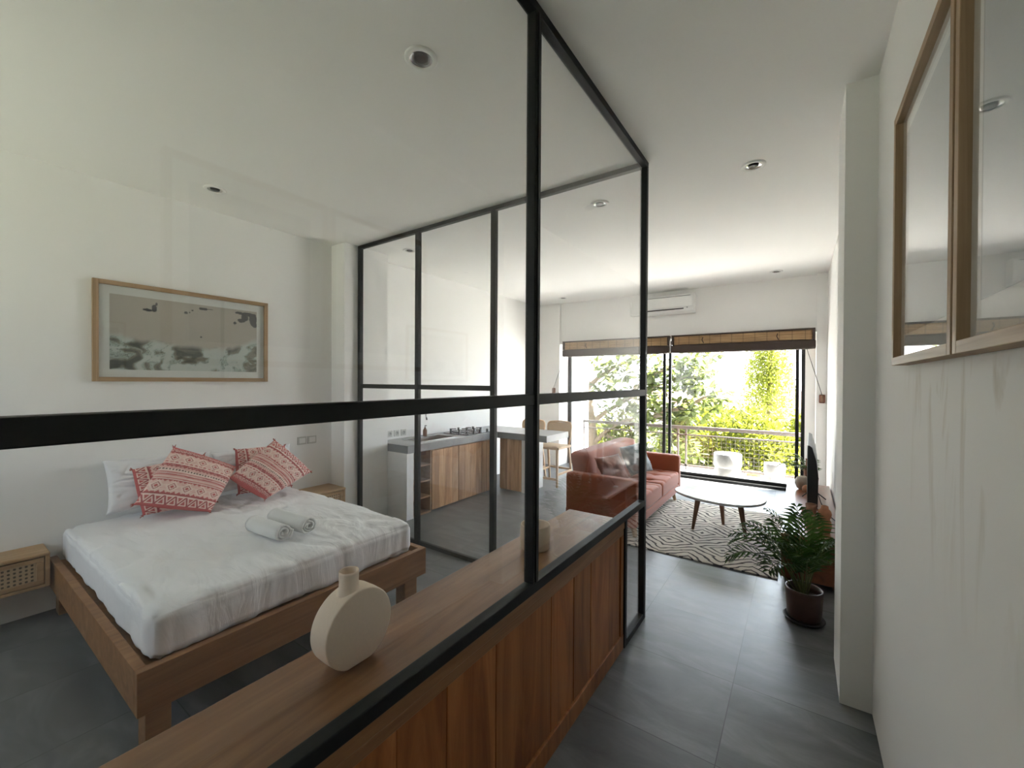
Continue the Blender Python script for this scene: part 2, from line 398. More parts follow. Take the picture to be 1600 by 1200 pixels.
obj('glass_pane', MB().box(-3.90, -2.50, NY-.103, NY-.097, 1.05, 2.65), M['glass'], w3)
# balcony
struct('floor_balcony', MB().box(-4.6, 1.2, 7.45, 8.75, -.30, -.08), M['deck'])
struct('wall_balcony', MB().box(-4.40, -3.95, 8.38, 8.75, -.08, CZ), M['wall'])
struct('ground', MB().box(-60, 60, 8.9, 90, -3.4, -3.2), M['lawn'])
struct('ground', MB().box(-60, 60, -60, NY-.6, -3.4, -3.2), M['bounce_rear'])  # out of view, added to throw light in through the rear window

# sliding window leaves (black frames in a black track)
def leaf(name, x0, x1, y):
    e = sempty(name, ((x0+x1)/2, y, .04))
    f = MB().box(x0, x0+.045, y-.02, y+.02, .04, 2.3).box(x1-.045, x1, y-.02, y+.02, .04, 2.3).box(x0, x1, y-.02, y+.02, .04, .09).box(x0, x1, y-.02, y+.02, 2.25, 2.3)
    obj('window_frame', f, M['steel'], e, bevel=.003)
    obj('glass_pane', MB().box(x0+.045, x1-.045, y-.003, y+.003, .09, 2.25), M['glass'], e)
leaf('window_1', -3.735, -1.895, 7.375)
leaf('window_2', -1.86, -.01, 7.425)
struct('trim_1', MB().box(-3.75, .06, 7.34, 7.45, 0, .04).box(.015, .06, 7.34, 7.45, .04, 2.3).box(-3.75, -3.735, 7.34, 7.45, .04, 2.3), M['steel'])

# ------------------------------------------------------------------ steel and glass partition
gp = thing('glass_partition', 'black steel framed glass partition enclosing the bedroom up to the ceiling', 'partition', (-.87, 1.4, 0))
XA0, XA1 = -.892, -.850
def rail(*b): return obj('rail', MB().box(*b), M['steel'], gp, bevel=.003)
def post(*b): return obj('post', MB().box(*b), M['steel'], gp, bevel=.003)
rail(XA0, XA1, NY, 2.83, 3.037, CZ)
rail(XA0, XA1, NY, 2.79, 1.507, 1.549)
rail(XA0, XA1, NY, 2.79, .765, .806)
rail(XA0, XA1, 2.46, 2.79, 0, .04)
for y in (-1.6, -.10):
    post(XA0, XA1, y, y+.045, .806, 3.037)
p = post(XA0, XA1, 1.375, 1.42, .806, 3.037)
obj('glazing_bead', MB().box(XA0+.012, XA1+.006, 1.391, 1.404, .81, 3.037), M['dark'], p)
post(XA0, XA1, 2.79, 2.83, 0, 3.037)
post(XA0, XA1, 2.425, 2.46, 0, .765)
def pane(*b): return obj('glass_pane', MB().box(*b), M['glass'], gp)
for y0, y1 in ((-1.555,-.10), (-.055,1.375), (1.42,2.79)):
    pane(-.874, -.868, y0, y1, .806, 1.507); pane(-.874, -.868, y0, y1, 1.549, 3.037)
pane(-.874, -.868, 2.46, 2.79, .04, .765)
# rear run, square to the long one
rail(-4.01, XA0, 2.79, 2.83, 3.042, CZ)
for x in (-4.01, -3.095, -2.165): post(x, x+.05 if x > -4 else x+.045, 2.79, 2.83, 0, 3.042)
rail(-3.965, -3.095, 2.795, 2.825, 1.515, 1.56); rail(-3.045, -2.165, 2.795, 2.825, 1.515, 1.56)
rail(-3.965, -3.095, 2.795, 2.825, 0, .04); rail(-3.045, -2.165, 2.795, 2.825, 0, .04)
for a, b in ((-3.965,-3.095), (-3.045,-2.165)):
    pane(a, b, 2.807, 2.813, .04, 1.515); pane(a, b, 2.807, 2.813, 1.56, 3.042)

# low wooden cabinet under the partition
lc = thing('low_cabinet', 'long low teak cabinet with plank front below the glass partition', 'cabinet', (-1.04, .45, 0))
obj('body', MB().box(-1.225, -.885, NY+.02, 2.41, 0, .715), M['planks'], lc)
pf = MB(); y = NY+.02
k = 0
while y < 2.36:
    w = (.215, .19, .245, .17, .225)[k % 5]; k += 1
    y1 = min(y+w, 2.375); pf.box(-.885, -.866 + R.uniform(-.002,.002), y+.0012, y1-.0012, .09, .685); y = y1
obj('plank_front', pf, M['planks'], lc, bevel=.002)
obj('plinth', MB().box(-.885, -.856, NY+.02, 2.42, 0, .09), M['planks'], lc, bevel=.003)
obj('front_rail', MB().box(-.885, -.858, NY+.02, 2.42, .685, .72), M['sill'], lc, bevel=.003)
obj('end_stile', MB().box(-.885, -.858, 2.378, 2.42, .09, .685), M['planks'], lc, bevel=.003)
tp = MB().box(-1.235, -.856, NY+.02, 2.45, .72, .765)
obj('top', tp, M['sill'], lc, bevel=.004)

# ------------------------------------------------------------------ downlights
def downlight(x, y, label):
    t = thing('downlight', label, 'ceiling light', (x, y, CZ-.012), 'recessed ceiling lights')
    obj('trim_ring', MB().lathe([(.075,CZ),(.076,CZ-.004),(.070,CZ-.011),(.052,CZ-.009),(.049,CZ-.001),(.049,CZ)], (x,y,0), 40), M['white'], t, smooth=True)
    obj('reflector', MB().lathe([(.050,CZ-.006),(.044,CZ-.003),(.040,CZ-.002),(0,CZ-.0015)], (x,y,0), 32), M['chrome'], t, smooth=True)
    obj('lamp', MB().lathe([(.032,CZ-.002),(.031,CZ-.008),(.02,CZ-.010),(0,CZ-.011)], (x,y,0), 24), M['dark'], t, smooth=True)
for x, y, l in ((-1.438,1.329,'round recessed downlight in the bedroom ceiling nearest the tall black post'),
    (-3.74,1.336,'round recessed downlight in the bedroom ceiling above the framed picture'),
    (-3.647,3.207,'round recessed downlight over the sink end of the kitchen counter'),
    (-1.377,3.247,'round recessed downlight just behind the top rail of the rear glass screen'),
    (-.273,3.256,'round recessed downlight in the open ceiling right of the glass corner'),
    (-3.453,6.552,'round recessed downlight in the far left corner by the window wall'),
    (-.271,6.534,'round recessed downlight in the far right by the window wall')): downlight(x, y, l)

# ------------------------------------------------------------------ framed pictures
def fbm(x, y, o=5, s=0):
    a = 0; w = .5
    for i in range(o): a += w*noise.noise((x, y, s+i*7.1)); x *= 2; y *= 2; w *= .5
    return a
pic = thing('framed_print', 'wide oak framed abstract print in sea green and sand above the bed', 'picture', (LW, 1.344, 1.582))
Y0, Y1, Z0, Z1 = .740, 1.948, 1.582, 2.335
for a in (Y0, Y1-.033): obj('frame_stile', MB().box(LW+.002, -4.215, a, a+.033, Z0, Z1), M['framev'], pic, bevel=.002)
for a in (Z0, Z1-.033): obj('frame_rail', MB().box(LW+.002, -4.215, Y0+.033, Y1-.033, a, a+.033), M['frame'], pic, bevel=.002)
obj('mat', MB().box(LW+.002, -4.236, Y0+.033, Y1-.033, Z0+.033, Z1-.033), M['mat'], pic)
def art(a, b):     # a: left to right, b: bottom to top
    c = Vector((.52,.47,.40)).lerp(Vector((.55,.49,.43)), .5+fbm(a*3, b*3))
    edge = .42 - .30*max(0, math.sin((a-.05)*PI*1.35))*(1 if a < .62 else .6) + .16*fbm(a*5, 0, 4, 3) + (.20 if a > .78 else 0)*min(1, (a-.78)*6 if a > .78 else 0)
    edge = .50 - .12*math.sin(a*PI*.9) + .15*fbm(a*4.5, 1.0, 4, 3) + (.0 if a < .7 else (a-.7)*.25)
    if b < edge:
        n = fbm(a*7+fbm(a*4, b*4, 3, 9)*2.2, b*3.5+fbm(a*5, b*5, 3, 5)*1.6, 6, 2)
        sea = Vector((.47,.54,.50)); foam = Vector((.62,.65,.61)); rock = Vector((.30,.285,.22)); dk = Vector((.10,.10,.085))
        if n < -.10: c = rock.lerp(dk, min(1, (-.10-n)*5))
        elif n < .0: c = rock.lerp(sea, (n+.10)*10)
        elif n < .14: c = sea.lerp(foam, n/.14)
        else: c = foam
        if abs(n-.03) < .012 or abs(n+.10) < .012: c = c.lerp(dk, .6)
        w = min(1, (edge-b)*14); c = Vector((.55,.49,.43)).lerp(c, w)
    for (ca, cb, ra, rb) in ((.215,.835,.03,.018),(.255,.865,.018,.05),(.27,.93,.008,.02),(.46,.855,.012,.02),(.485,.87,.006,.01),(.505,.90,.008,.009),(.58,.945,.03,.02),(.63,.95,.02,.006),
                             (.82,.78,.012,.022),(.87,.83,.03,.03),(.90,.88,.03,.05),(.86,.95,.04,.02),(.97,.86,.035,.09),(.985,.78,.03,.04),(.93,.94,.07,.03),(.565,.515,.006,.012)):
        d = ((a-ca)/ra)**2 + ((b-cb)/rb)**2 + fbm(a*40, b*20, 2)*.9
        if d < 1: c = Vector((.11,.10,.105))
    return c
na, nbb = 230, 116; am = MB(); cols = []
ay0, ay1, az0, az1 = .834, 1.854, 1.672, 2.240
for j in range(nbb+1):
    for i in range(na+1):
        am.v.append((-4.2345, ay0+(ay1-ay0)*i/na, az0+(az1-az0)*j/nbb)); cols.append(art(i/na, j/nbb))
am.f += [(j*(na+1)+i, j*(na+1)+i+1, (j+1)*(na+1)+i+1, (j+1)*(na+1)+i) for j in range(nbb) for i in range(na)]
nfront = len(am.v)
am.box(-4.236, -4.2355, ay0, ay1, az0, az1); cols += [(.5,.45,.4)]*8
obj('print', am, M['art'], pic, colors=cols)
obj('glass_front', MB().box(-4.224, -4.221, Y0+.033, Y1-.033, Z0+.033, Z1-.033), M['picglass'], pic)

def wallpic(y0, y1, label):
    t = thing('framed_picture', label, 'picture', (RW, (y0+y1)/2, 1.660), 'deep oak frames on the right wall')
    z0, z1, w, x0, x1 = 1.660, 2.492, .026, .256, RW-.001
    for a in (y0, y1-w): obj('frame_stile', MB().box(x0, x1, a, a+w, z0, z1), M['framev'], t, bevel=.0015)
    for a in (z0, z1-w): obj('frame_rail', MB().box(x0, x1, y0+w, y1-w, a, a+w), M['frame'], t, bevel=.0015)
    obj('mat', MB().box(.276, x1, y0+w, y1-w, z0+w, z1-w), M['mat'], t)
    pr = MB().box(.2746, .2758, y0+w+.06, y1-w-.06, z0+w+.07, z1-w-.07)
    obj('print', pr, plain('muted_print', (.30,.33,.34), .8, 0, 2.2, .35, .02), t)
    obj('glass_front', MB().box(.2705, .2735, y0+w, y1-w, z0+w, z1-w), M['picglass'], t)
wallpic(1.232, 1.905, 'deep oak framed picture on right wall, the one nearer the wall pier')
wallpic(.545, 1.218, 'deep oak framed picture on right wall, cut off by the right edge')

# ------------------------------------------------------------------ bed
bed = thing('bed', 'low teak bed frame with square legs under the white mattress', 'bed', (-3.25, 1.335, 0))
obj('side_board', MB().box(-4.23, -2.29, .525, .565, .185, .375), M['bed'], bed, bevel=.003)
obj('side_board', MB().box(-4.23, -2.29, 2.105, 2.145, .185, .375), M['bed'], bed, bevel=.003)
obj('front_board', MB().box(-2.29, -2.25, .525, 2.145, .185, .375), M['bed'], bed, bevel=.003)
obj('slat_base', MB().box(-4.23, -2.29, .565, 2.105, .30, .335), M['bed'], bed)
for x0, x1 in ((-4.2,-4.1), (-2.36,-2.265)):
    for y0, y1 in ((.555,.645), (1.96,2.07)):
        obj('leg', MB().box(x0, x1, y0, y1, 0, .30), M['bed'], bed, bevel=.003)
def sheetfold(p, n):
    x, y, z = p
    w = 0
    w += .015*fbm(x*1.6+y*.5, y*3.2-x*.6, 5, 11)
    r = abs(noise.noise((x*2.0+y*1.6, y*5.0-x*1.2, 4.0)))
    w -= .013*max(0, .10-r)/.10*(1 if n.z > .5 else .4)
    r2 = abs(noise.noise((x*3.1-y*2.2+3, y*7.5+x*2.0, 9.0))); w -= .008*max(0, .09-r2)/.09
    # gathered creases towards the two foot corners
    for cy in (.58, 2.10):
        dx = x+2.34; dy = y-cy; d = math.hypot(dx, dy)
        if d < .55:
            a = math.atan2(dy, dx); w += .011*math.sin(a*13+noise.noise((d*4, a, 0))*2)*(1-d/.55)*(min(1, d/.08))
    if n.z < .3 and z < .47: w += .010*noise.noise((x*7+y*2, y*7, 2.0))*(.47-z)/.12
    q = Vector(p) + n*w
    if n.z > .5: q.z += .018*(1-((x+3.28)/.95)**2) + .012*(1-((y-1.34)/.76)**2)
    return q
ms = MB().rbox((-3.28, 1.338, .452), (.95, .755, .112), .055, 64, sheetfold)
mt = tag(obj('mattress', ms, M['sheet'], None, smooth=True), 'thick mattress in a rumpled white fitted sheet on the teak bed', 'mattress')

def quadpad(c, thick, n, pinch=.06, wr=0, seed=0, corner=0, power=.5, colf=None, sag=0):
    """a stuffed pad between four corners (BL, BR, TR, TL); edges drawn in, corners pulled out"""
    BL, BR, TR, TL = [Vector(p) for p in c]
    nrm = (BR-BL).cross(TL-BL).normalized()
    m = MB(); cols = []; idx = {}
    def base(u, v):
        uu = u*(1-pinch*(1-v*v)**1.0*abs(u)**2); vv = v*(1-pinch*(1-u*u)*abs(v)**2)
        k = 1+corner*(abs(u*v)**14); uu *= k; vv *= k
        a, b = (uu+1)/2, (vv+1)/2
        return BL*(1-a)*(1-b)+BR*a*(1-b)+TR*a*b+TL*(1-a)*b
    for side in (1, -1):
        for j in range(n+1):
            for i in range(n+1):
                u = -1+2*i/n; v = -1+2*j/n
                edge = i in (0,n) or j in (0,n)
                if side == -1 and edge: idx[(-1,i,j)] = idx[(1,i,j)]; continue
                h = thick/2*(max(0,(1-u**2))*max(0,(1-v**2)))**power
                w = wr*(fbm(u*2.2+seed, v*2.2, 4, seed)+.8*max(0, .12-abs(noise.noise((u*2+v+seed, v*3-u, seed))))/.12*-.5)*min(1, (1-max(abs(u), abs(v)))*5+.25)
                p = base(u, v) + nrm*(side*h + w)
                idx[(side,i,j)] = len(m.v); m.v.append(tuple(p))
                if colf: cols.append(colf((u+1)/2, (v+1)/2))
        for j in range(n):
            for i in range(n):
                q = [idx[(side,i,j)], idx[(side,i+1,j)], idx[(side,i+1,j+1)], idx[(side,i,j+1)]]
                m.f.append(tuple(q if side == 1 else q[::-1]))
    return m, cols
def pillow(c, label, seed):
    m, _ = quadpad(c, .19, 56, .05, .03, seed, .02, .42)
    return tag(obj('pillow', m, M['sheet'], None, smooth=True), label, 'pillow', 'white pillows against the wall')
pillow([(-4.06,.785,.63), (-4.04,1.44,.63), (-4.165,1.45,.985), (-4.170,.785,1.0)], 'white pillow propped against the wall, the nearer one with a bare left side', 3)
pillow([(-4.06,1.46,.63), (-4.06,2.13,.63), (-4.165,2.13,.965), (-4.165,1.46,.965)], 'white pillow propped against the wall, the farther one nearer the light switches', 8)

CR, RD, DK, PK = (.86,.69,.61), (.55,.135,.13), (.43,.105,.105), (.76,.47,.42)
def weave(u, v):
    def diamonds(v0, v1, n):
        b = (v-v0)/(v1-v0); a = (u*n) % 1
        d = abs(a-.5)+abs(b-.5)*.95
        if d < .13: return RD
        if d < .23: return CR
        if d < .30: return DK
        if d < .44: return CR
        s = abs(((u*n*3) % 1)-.5)*.33 + abs(b-(0 if b < .5 else 1))
        if s < .16: return RD
        return PK if ((v*90) % 1) < .5 else CR
    def zig(v0, v1, n, w=.22):
        b = (v-v0)/(v1-v0); z = abs(((u*n) % 1)-.5)*2
        if abs(b-z) < w: return DK
        if b < z-.40 and b > .10 or b > z+.42 and b < .9: return RD
        return CR
    if v < .03 or v > .97: return RD
    if v < .16: return zig(.03, .16, 7, .17)
    if v < .175: return CR
    if v < .20: return DK
    if v < .41: return diamonds(.20, .41, 5)
    if v < .415: return DK
    if v < .435: return CR
    if v < .56:
        k = int((v-.435)/.125*9)
        return (RD, PK, CR, PK, RD, RD, CR, RD, PK)[k % 9] if ((u*46+k*.5) % 1) < .75 else PK
    if v < .575: return CR
    if v < .61: return (.13,.05,.05) if ((u*24) % 1) < .55 and .58 < v < .605 else CR
    if v < .64: return PK
    if v < .70: return zig(.64, .70, 18, .35)
    if v < .715: return CR
    if v < .90: return diamonds(.715, .90, 5)
    if v < .92: return DK
    return zig(.92, .97, 12)
def redcushion(c, label, flip=False, rot=False, thick=.19):
    def cf(u, v):
        if rot: u, v = v, u
        if flip: v = 1-v
        return weave(u, v)
    m, cols = quadpad(c, thick, 140, -.02, .012, R.random()*9, .025, .40, cf)
    o = tag(obj('cushion', m, M['cushion'], None, smooth=True, colors=cols), label, 'cushion', 'red patterned cushions on the bed')
    ctr = sum((Vector(p) for p in c), Vector())/4
    for p in c:      # little frayed corner tassels
        p = Vector(p); d = (p-ctr).normalized(); tm = MB()
        for k in range(7):
            q = p + d*.010 + Vector((R.uniform(-.012,.012), R.uniform(-.012,.012), R.uniform(-.012,.012)))
            tm.tube([p-d*.012, p-d*.002, q], [.006,.004,.002], 5)
        obj('tassel', tm, plain('tassel_red', (.40,.12,.10), .9) if 'tassel_red' not in bpy.data.materials else bpy.data.materials['tassel_red'], o)
    return o
redcushion([(-3.90,.945,.615), (-3.86,1.385,.62), (-3.985,1.345,.985), (-3.985,.905,.94)], 'red and cream woven cushion standing behind the tilted one on the left', rot=True, thick=.13)
redcushion([(-3.765,.865,.735), (-3.655,1.275,.60), (-3.795,1.505,.885), (-3.895,1.125,1.085)], 'red and cream woven cushion in front on the left, one corner pointing up')
redcushion([(-3.90,1.565,.63), (-3.86,1.99,.62), (-3.985,1.99,.98), (-3.985,1.575,.998)], 'red and cream woven cushion standing behind the tilted one on the right', rot=True, thick=.13)
redcushion([(-3.745,1.435,.815), (-3.615,1.65,.615), (-3.70,2.085,.755), (-3.85,1.835,1.06)], 'red and cream woven cushion in front on the right, stripes running diagonally', flip=True)

def towel(p0, p1, r, label, seed):
    p0 = Vector(p0); p1 = Vector(p1); ax = (p1-p0); L = ax.length; ax.normalize()
    x = ax.cross(Vector((0,0,1))).normalized(); z = x.cross(ax)
    m = MB(); turns = 2.6; n = 96; th = .0125; ns = 14
    def cen(t): return .010 + (r-.010-th/2)*t
    prof = []
    for sgn in (1, -1):
        rng = range(n+1) if sgn == 1 else range(n, -1, -1)
        for i in rng:
            t = i/n; a = -t*turns*2*PI + seed; rr = cen(t) + sgn*th*.46
            prof.append((rr*math.cos(a), rr*math.sin(a)))
    k = len(prof); vs = []
    for s in range(ns+1):
        t = s/ns
        for i, (a, b) in enumerate(prof):
            w = 1+.05*noise.noise((a*30, b*30, t*3+seed)); bb = b*w
            if bb < -r*.80: bb = -r*.80+(bb+r*.80)*.25
            e = .010*noise.noise((a*60, b*60, seed))*(1 if s in (0, ns) else 0)
            vs.append(p0 + ax*(t*L+e) + x*(a*w*1.08) + z*bb)
    m.v = [tuple(v) for v in vs]
    for s in range(ns):
        m.f += [(s*k+i, s*k+(i+1) % k, (s+1)*k+(i+1) % k, (s+1)*k+i) for i in range(k)]
    for s in (0, ns):
        o = s*k
        for i in range(n): m.f.append((o+i, o+i+1, o+k-2-i, o+k-1-i))
    return tag(obj('rolled_towel', m, M['towel'], None, smooth=True), label, 'towel', 'rolled towels on the bed')
towel((-2.975,1.285,.650), (-2.635,1.315,.650), .060, 'rolled white towel on the bed, the one nearer the vase', .6)
towel((-3.02,1.445,.650), (-2.625,1.472,.650), .058, 'rolled white towel on the bed, the one nearer the kitchen', 2.1)

# nightstands (wall hung boxes with a cane drawer)
def nightstand(y0, y1, x1, z0, z1, label):
    t = thing('nightstand', label, 'nightstand', ((LW+x1)/2, (y0+y1)/2, z0))
    obj('top', MB().box(LW+.002, x1, y0, y1, z1-.024, z1), M['night'], t, bevel=.008, seg=3)
    b = MB().box(LW+.002, x1-.01, y0, y0+.022, z0, z1-.024).box(LW+.002, x1-.01, y1-.022, y1, z0, z1-.024).box(LW+.002, x1-.01, y0+.022, y1-.022, z0, z0+.02).box(LW+.002, LW+.014, y0+.022, y1-.022, z0+.02, z1-.024)
    obj('carcass', b, M['night'], t, bevel=.002)
    d = obj('drawer', MB().box(x1-.03, x1-.008, y0+.026, y1-.026, z0+.024, z0+.05).box(x1-.03, x1-.008, y0+.026, y1-.026, z1-.055, z1-.03).box(x1-.03, x1-.008, y0+.026, y0+.06, z0+.05, z1-.055).box(x1-.03, x1-.008, y1-.06, y1-.026, z0+.05, z1-.055), M['night'], t, bevel=.002)
    obj('cane_panel', MB().box(x1-.024, x1-.016, y0+.06, y1-.06, z0+.05, z1-.055), M['cane'], d)
nightstand(-.06, .505, -4.0, .25, .475, 'wall hung oak nightstand with cane drawer, left of the bed')
nightstand(2.19, 2.60, -3.93, .25, .47, 'wall hung oak nightstand between the bed and the wall pillar')

def switch(y, label):
    t = thing('light_switch', label, 'light switch', (LW, y, .97), 'light switches above the right nightstand')
    obj('plate', MB().box(LW, LW+.009, y-.048, y+.048, .93, 1.012), M['plate'], t, bevel=.003)
    obj('rocker', MB().box(LW+.009, LW+.013, y-.033, y+.033, .945, .997), M['white'], t, bevel=.002)
switch(2.298, 'white wall switch plate beside the cushions, left of the pair')
switch(2.405, 'white wall switch plate nearer the pillar, right of the pair')

# ------------------------------------------------------------------ kitchen
struct('wall_counter_end', MB().box(LW, -3.67, 3.2, 3.30, 0, .765), M['wall'])
struct('wall_bar_end', MB().box(-3.27, -3.20, 4.965, 5.45, 0, .765), M['wall'])
wt = thing('worktop', 'L shaped grey concrete worktop with a sink, running into the breakfast bar', 'worktop', (-3.7, 4.3, .765))
wm = MB(); zz = (.765, .855)
sx0, sx1, sy0, sy1 = -4.09, -3.77, 3.50, 4.12
wm.box(LW, sx0, 3.2, 4.90, *zz).box(sx1, -3.655, 3.2, 4.90, *zz).box(sx0, sx1, 3.2, sy0, *zz).box(sx0, sx1, sy1, 4.90, *zz).box(LW, -2.82, 4.90, 5.54, *zz)
obj('slab', wm, M['concrete'], wt)
sk = MB().box(sx0-.012, sx1+.012, sy0-.012, sy0+.01, .853, .859).box(sx0-.012, sx1+.012, sy1-.01, sy1+.012, .853, .859).box(sx0-.012, sx0+.01, sy0, sy1, .853, .859).box(sx1-.01, sx1+.012, sy0, sy1, .853, .859)
sk.box(sx0, sx0+.008, sy0, sy1, .70, .855).box(sx1-.008, sx1, sy0, sy1, .70, .855).box(sx0, sx1, sy0, sy0+.008, .70, .855).box(sx0, sx1, sy1-.008, sy1, .70, .855).box(sx0, sx1, sy0, sy1, .695, .703)
obj('sink', sk, M['chrome'], wt)
fa = thing('faucet', 'slim dark steel faucet behind the kitchen sink', 'faucet', (-4.15, 3.80, .855))
obj('base', MB().lathe([(.026,.855),(.026,.87),(.016,.88),(0,.88)], (-4.15,3.80,0), 20), M['chrome'], fa, smooth=True)
obj('spout', MB().tube([(-4.15,3.80,.87),(-4.15,3.80,1.10),(-4.13,3.80,1.17),(-4.07,3.80,1.20),(-4.0,3.80,1.17),(-3.98,3.80,1.09)], .010, 10), M['chrome'], fa, smooth=True)
obj('lever', MB().tube([(-4.15,3.80,.92),(-4.15,3.85,.94)], .006, 8), M['chrome'], fa)
sp = thing('soap_bottle', 'small brown soap bottle at the wall side of the sink', 'bottle', (-4.15, 3.93, .855))
obj('bottle', MB().lathe([(0,.855),(.026,.855),(.028,.865),(.028,.935),(.012,.955),(.012,.97),(0,.97)], (-4.15,3.93,0), 20), M['terrad'], sp, smooth=True)
obj('pump', MB().tube([(-4.15,3.93,.965),(-4.15,3.93,.995),(-4.12,3.93,.995)], .005, 8), M['dark'], sp)
hb = thing('gas_hob', 'black two burner gas hob set on the concrete worktop', 'hob', (-3.9, 4.56, .855))
obj('plate', MB().box(-4.14, -3.71, 4.27, 4.83, .855, .866), M['screen'], hb, bevel=.004)
for cx, cy, r in ((-3.98,4.42,.085), (-3.91,4.66,.075)):
    b = obj('burner', MB().lathe([(r*.62,.866),(r*.62,.876),(r*.4,.886),(r*.4,.894),(0,.896)], (cx,cy,0), 24), M['chrome'], hb, smooth=True)
    g = MB()
    for k in range(4):
        a = PI/4+k*PI/2; d = Vector((math.cos(a), math.sin(a), 0)); c = Vector((cx,cy,0))
        g.bar(c+d*r*1.35+Vector((0,0,.866)), c+d*r*1.35+Vector((0,0,.925)), .022, .022)
        g.bar(c+d*r*1.35+Vector((0,0,.918)), c+d*r*.45+Vector((0,0,.918)), .012, .012)
    g.tube([(cx+r*1.3*math.cos(q*PI/12), cy+r*1.3*math.sin(q*PI/12), .884) for q in range(24)], .007, 6, True)
    obj('pan_support', g, M['dark'], hb)
for cx in (-3.80, -3.76): obj('knob', MB().lathe([(.018,.866),(.020,.885),(.016,.905),(0,.905)], (cx, 4.79-(.02 if cx < -3.78 else .0)*6, 0), 18), M['dark'], hb, smooth=True)
# open shelves next to the sink
su = thing('open_shelf_unit', 'dark open shelf niche under the worktop beside the white end wall', 'shelf unit', (-3.9, 3.45, 0))
obj('carcass', MB().box(-4.2, -3.69, 3.305, 3.315, .02, .76).box(-4.2, -3.69, 3.585, 3.60, .02, .76).box(-4.2, -4.185, 3.315, 3.585, .02, .76).box(-4.2, -3.69, 3.305, 3.60, 0, .02), M['ksh'], su)
for z in (.19, .385, .575): obj('shelf', MB().box(-4.18, -3.695, 3.316, 3.584, z, z+.018), M['ksh'], su)
def doorboards(y0, y1, x, z0, z1, n):
    m = MB(); w = (y1-y0)/n
    for i in range(n): m.box(x-.02, x, y0+i*w+.0006, y0+(i+1)*w-.0006, z0, z1)
    return m
kc = thing('kitchen_cabinet', 'two door teak cabinet under the gas hob', 'cabinet', (-3.9, 4.08, 0))
obj('carcass', MB().box(-4.2, -3.71, 3.605, 4.575, .03, .755), M['ksh'], kc)
obj('door', doorboards(3.61, 4.085, -3.685, .02, .745, 4), M['kdoor'], kc, bevel=.001)
obj('door', doorboards(4.095, 4.57, -3.685, .02, .745, 4), M['kdoor'], kc, bevel=.001)
cc = thing('corner_cabinet', 'single door teak cabinet in the inner corner of the kitchen counter', 'cabinet', (-3.9, 4.75, 0))
obj('carcass', MB().box(-4.2, -3.71, 4.58, 4.93, .03, .755), M['ksh'], cc)
obj('door', doorboards(4.585, 4.925, -3.685, .02, .745, 3), M['kdoor'], cc, bevel=.001)
bc = thing('bar_cabinet', 'teak panelled cabinet below the breakfast bar', 'cabinet', (-3.45, 5.15, 0))
obj('carcass', MB().box(-3.67, -3.275, 4.985, 5.42, .02, .755), M['ksh'], bc)
bd = MB(); 
for i in range(3): bd.box(-3.65+i*.125, -3.65+(i+1)*.125-.001, 4.965, 4.985, .01, .75)
obj('door', bd, M['kdoor'], bc, bevel=.001)
def socket(y, label):
    t = thing('wall_socket', label, 'socket', (LW, y, .92), 'wall sockets by the sink')
    obj('plate', MB().box(LW, LW+.010, y-.042, y+.042, .885, .968), M['plate'], t, bevel=.003)
    rm = MB().lathe([(.022,0),(.024,.003),(.020,.005),(.018,.002),(0,.001)], (LW+.0095,y,.927), 20, Matrix.Rotation(PI/2, 4, 'Y'))
    obj('receptacle', rm, plain('socket_grey', (.35,.35,.34), .5), t, smooth=True)
socket(3.42, 'white round socket above the worktop, the one by the pillar')
socket(3.53, 'white round socket above the worktop, middle of the three')
socket(3.64, 'white round socket above the worktop, the one nearest the sink')

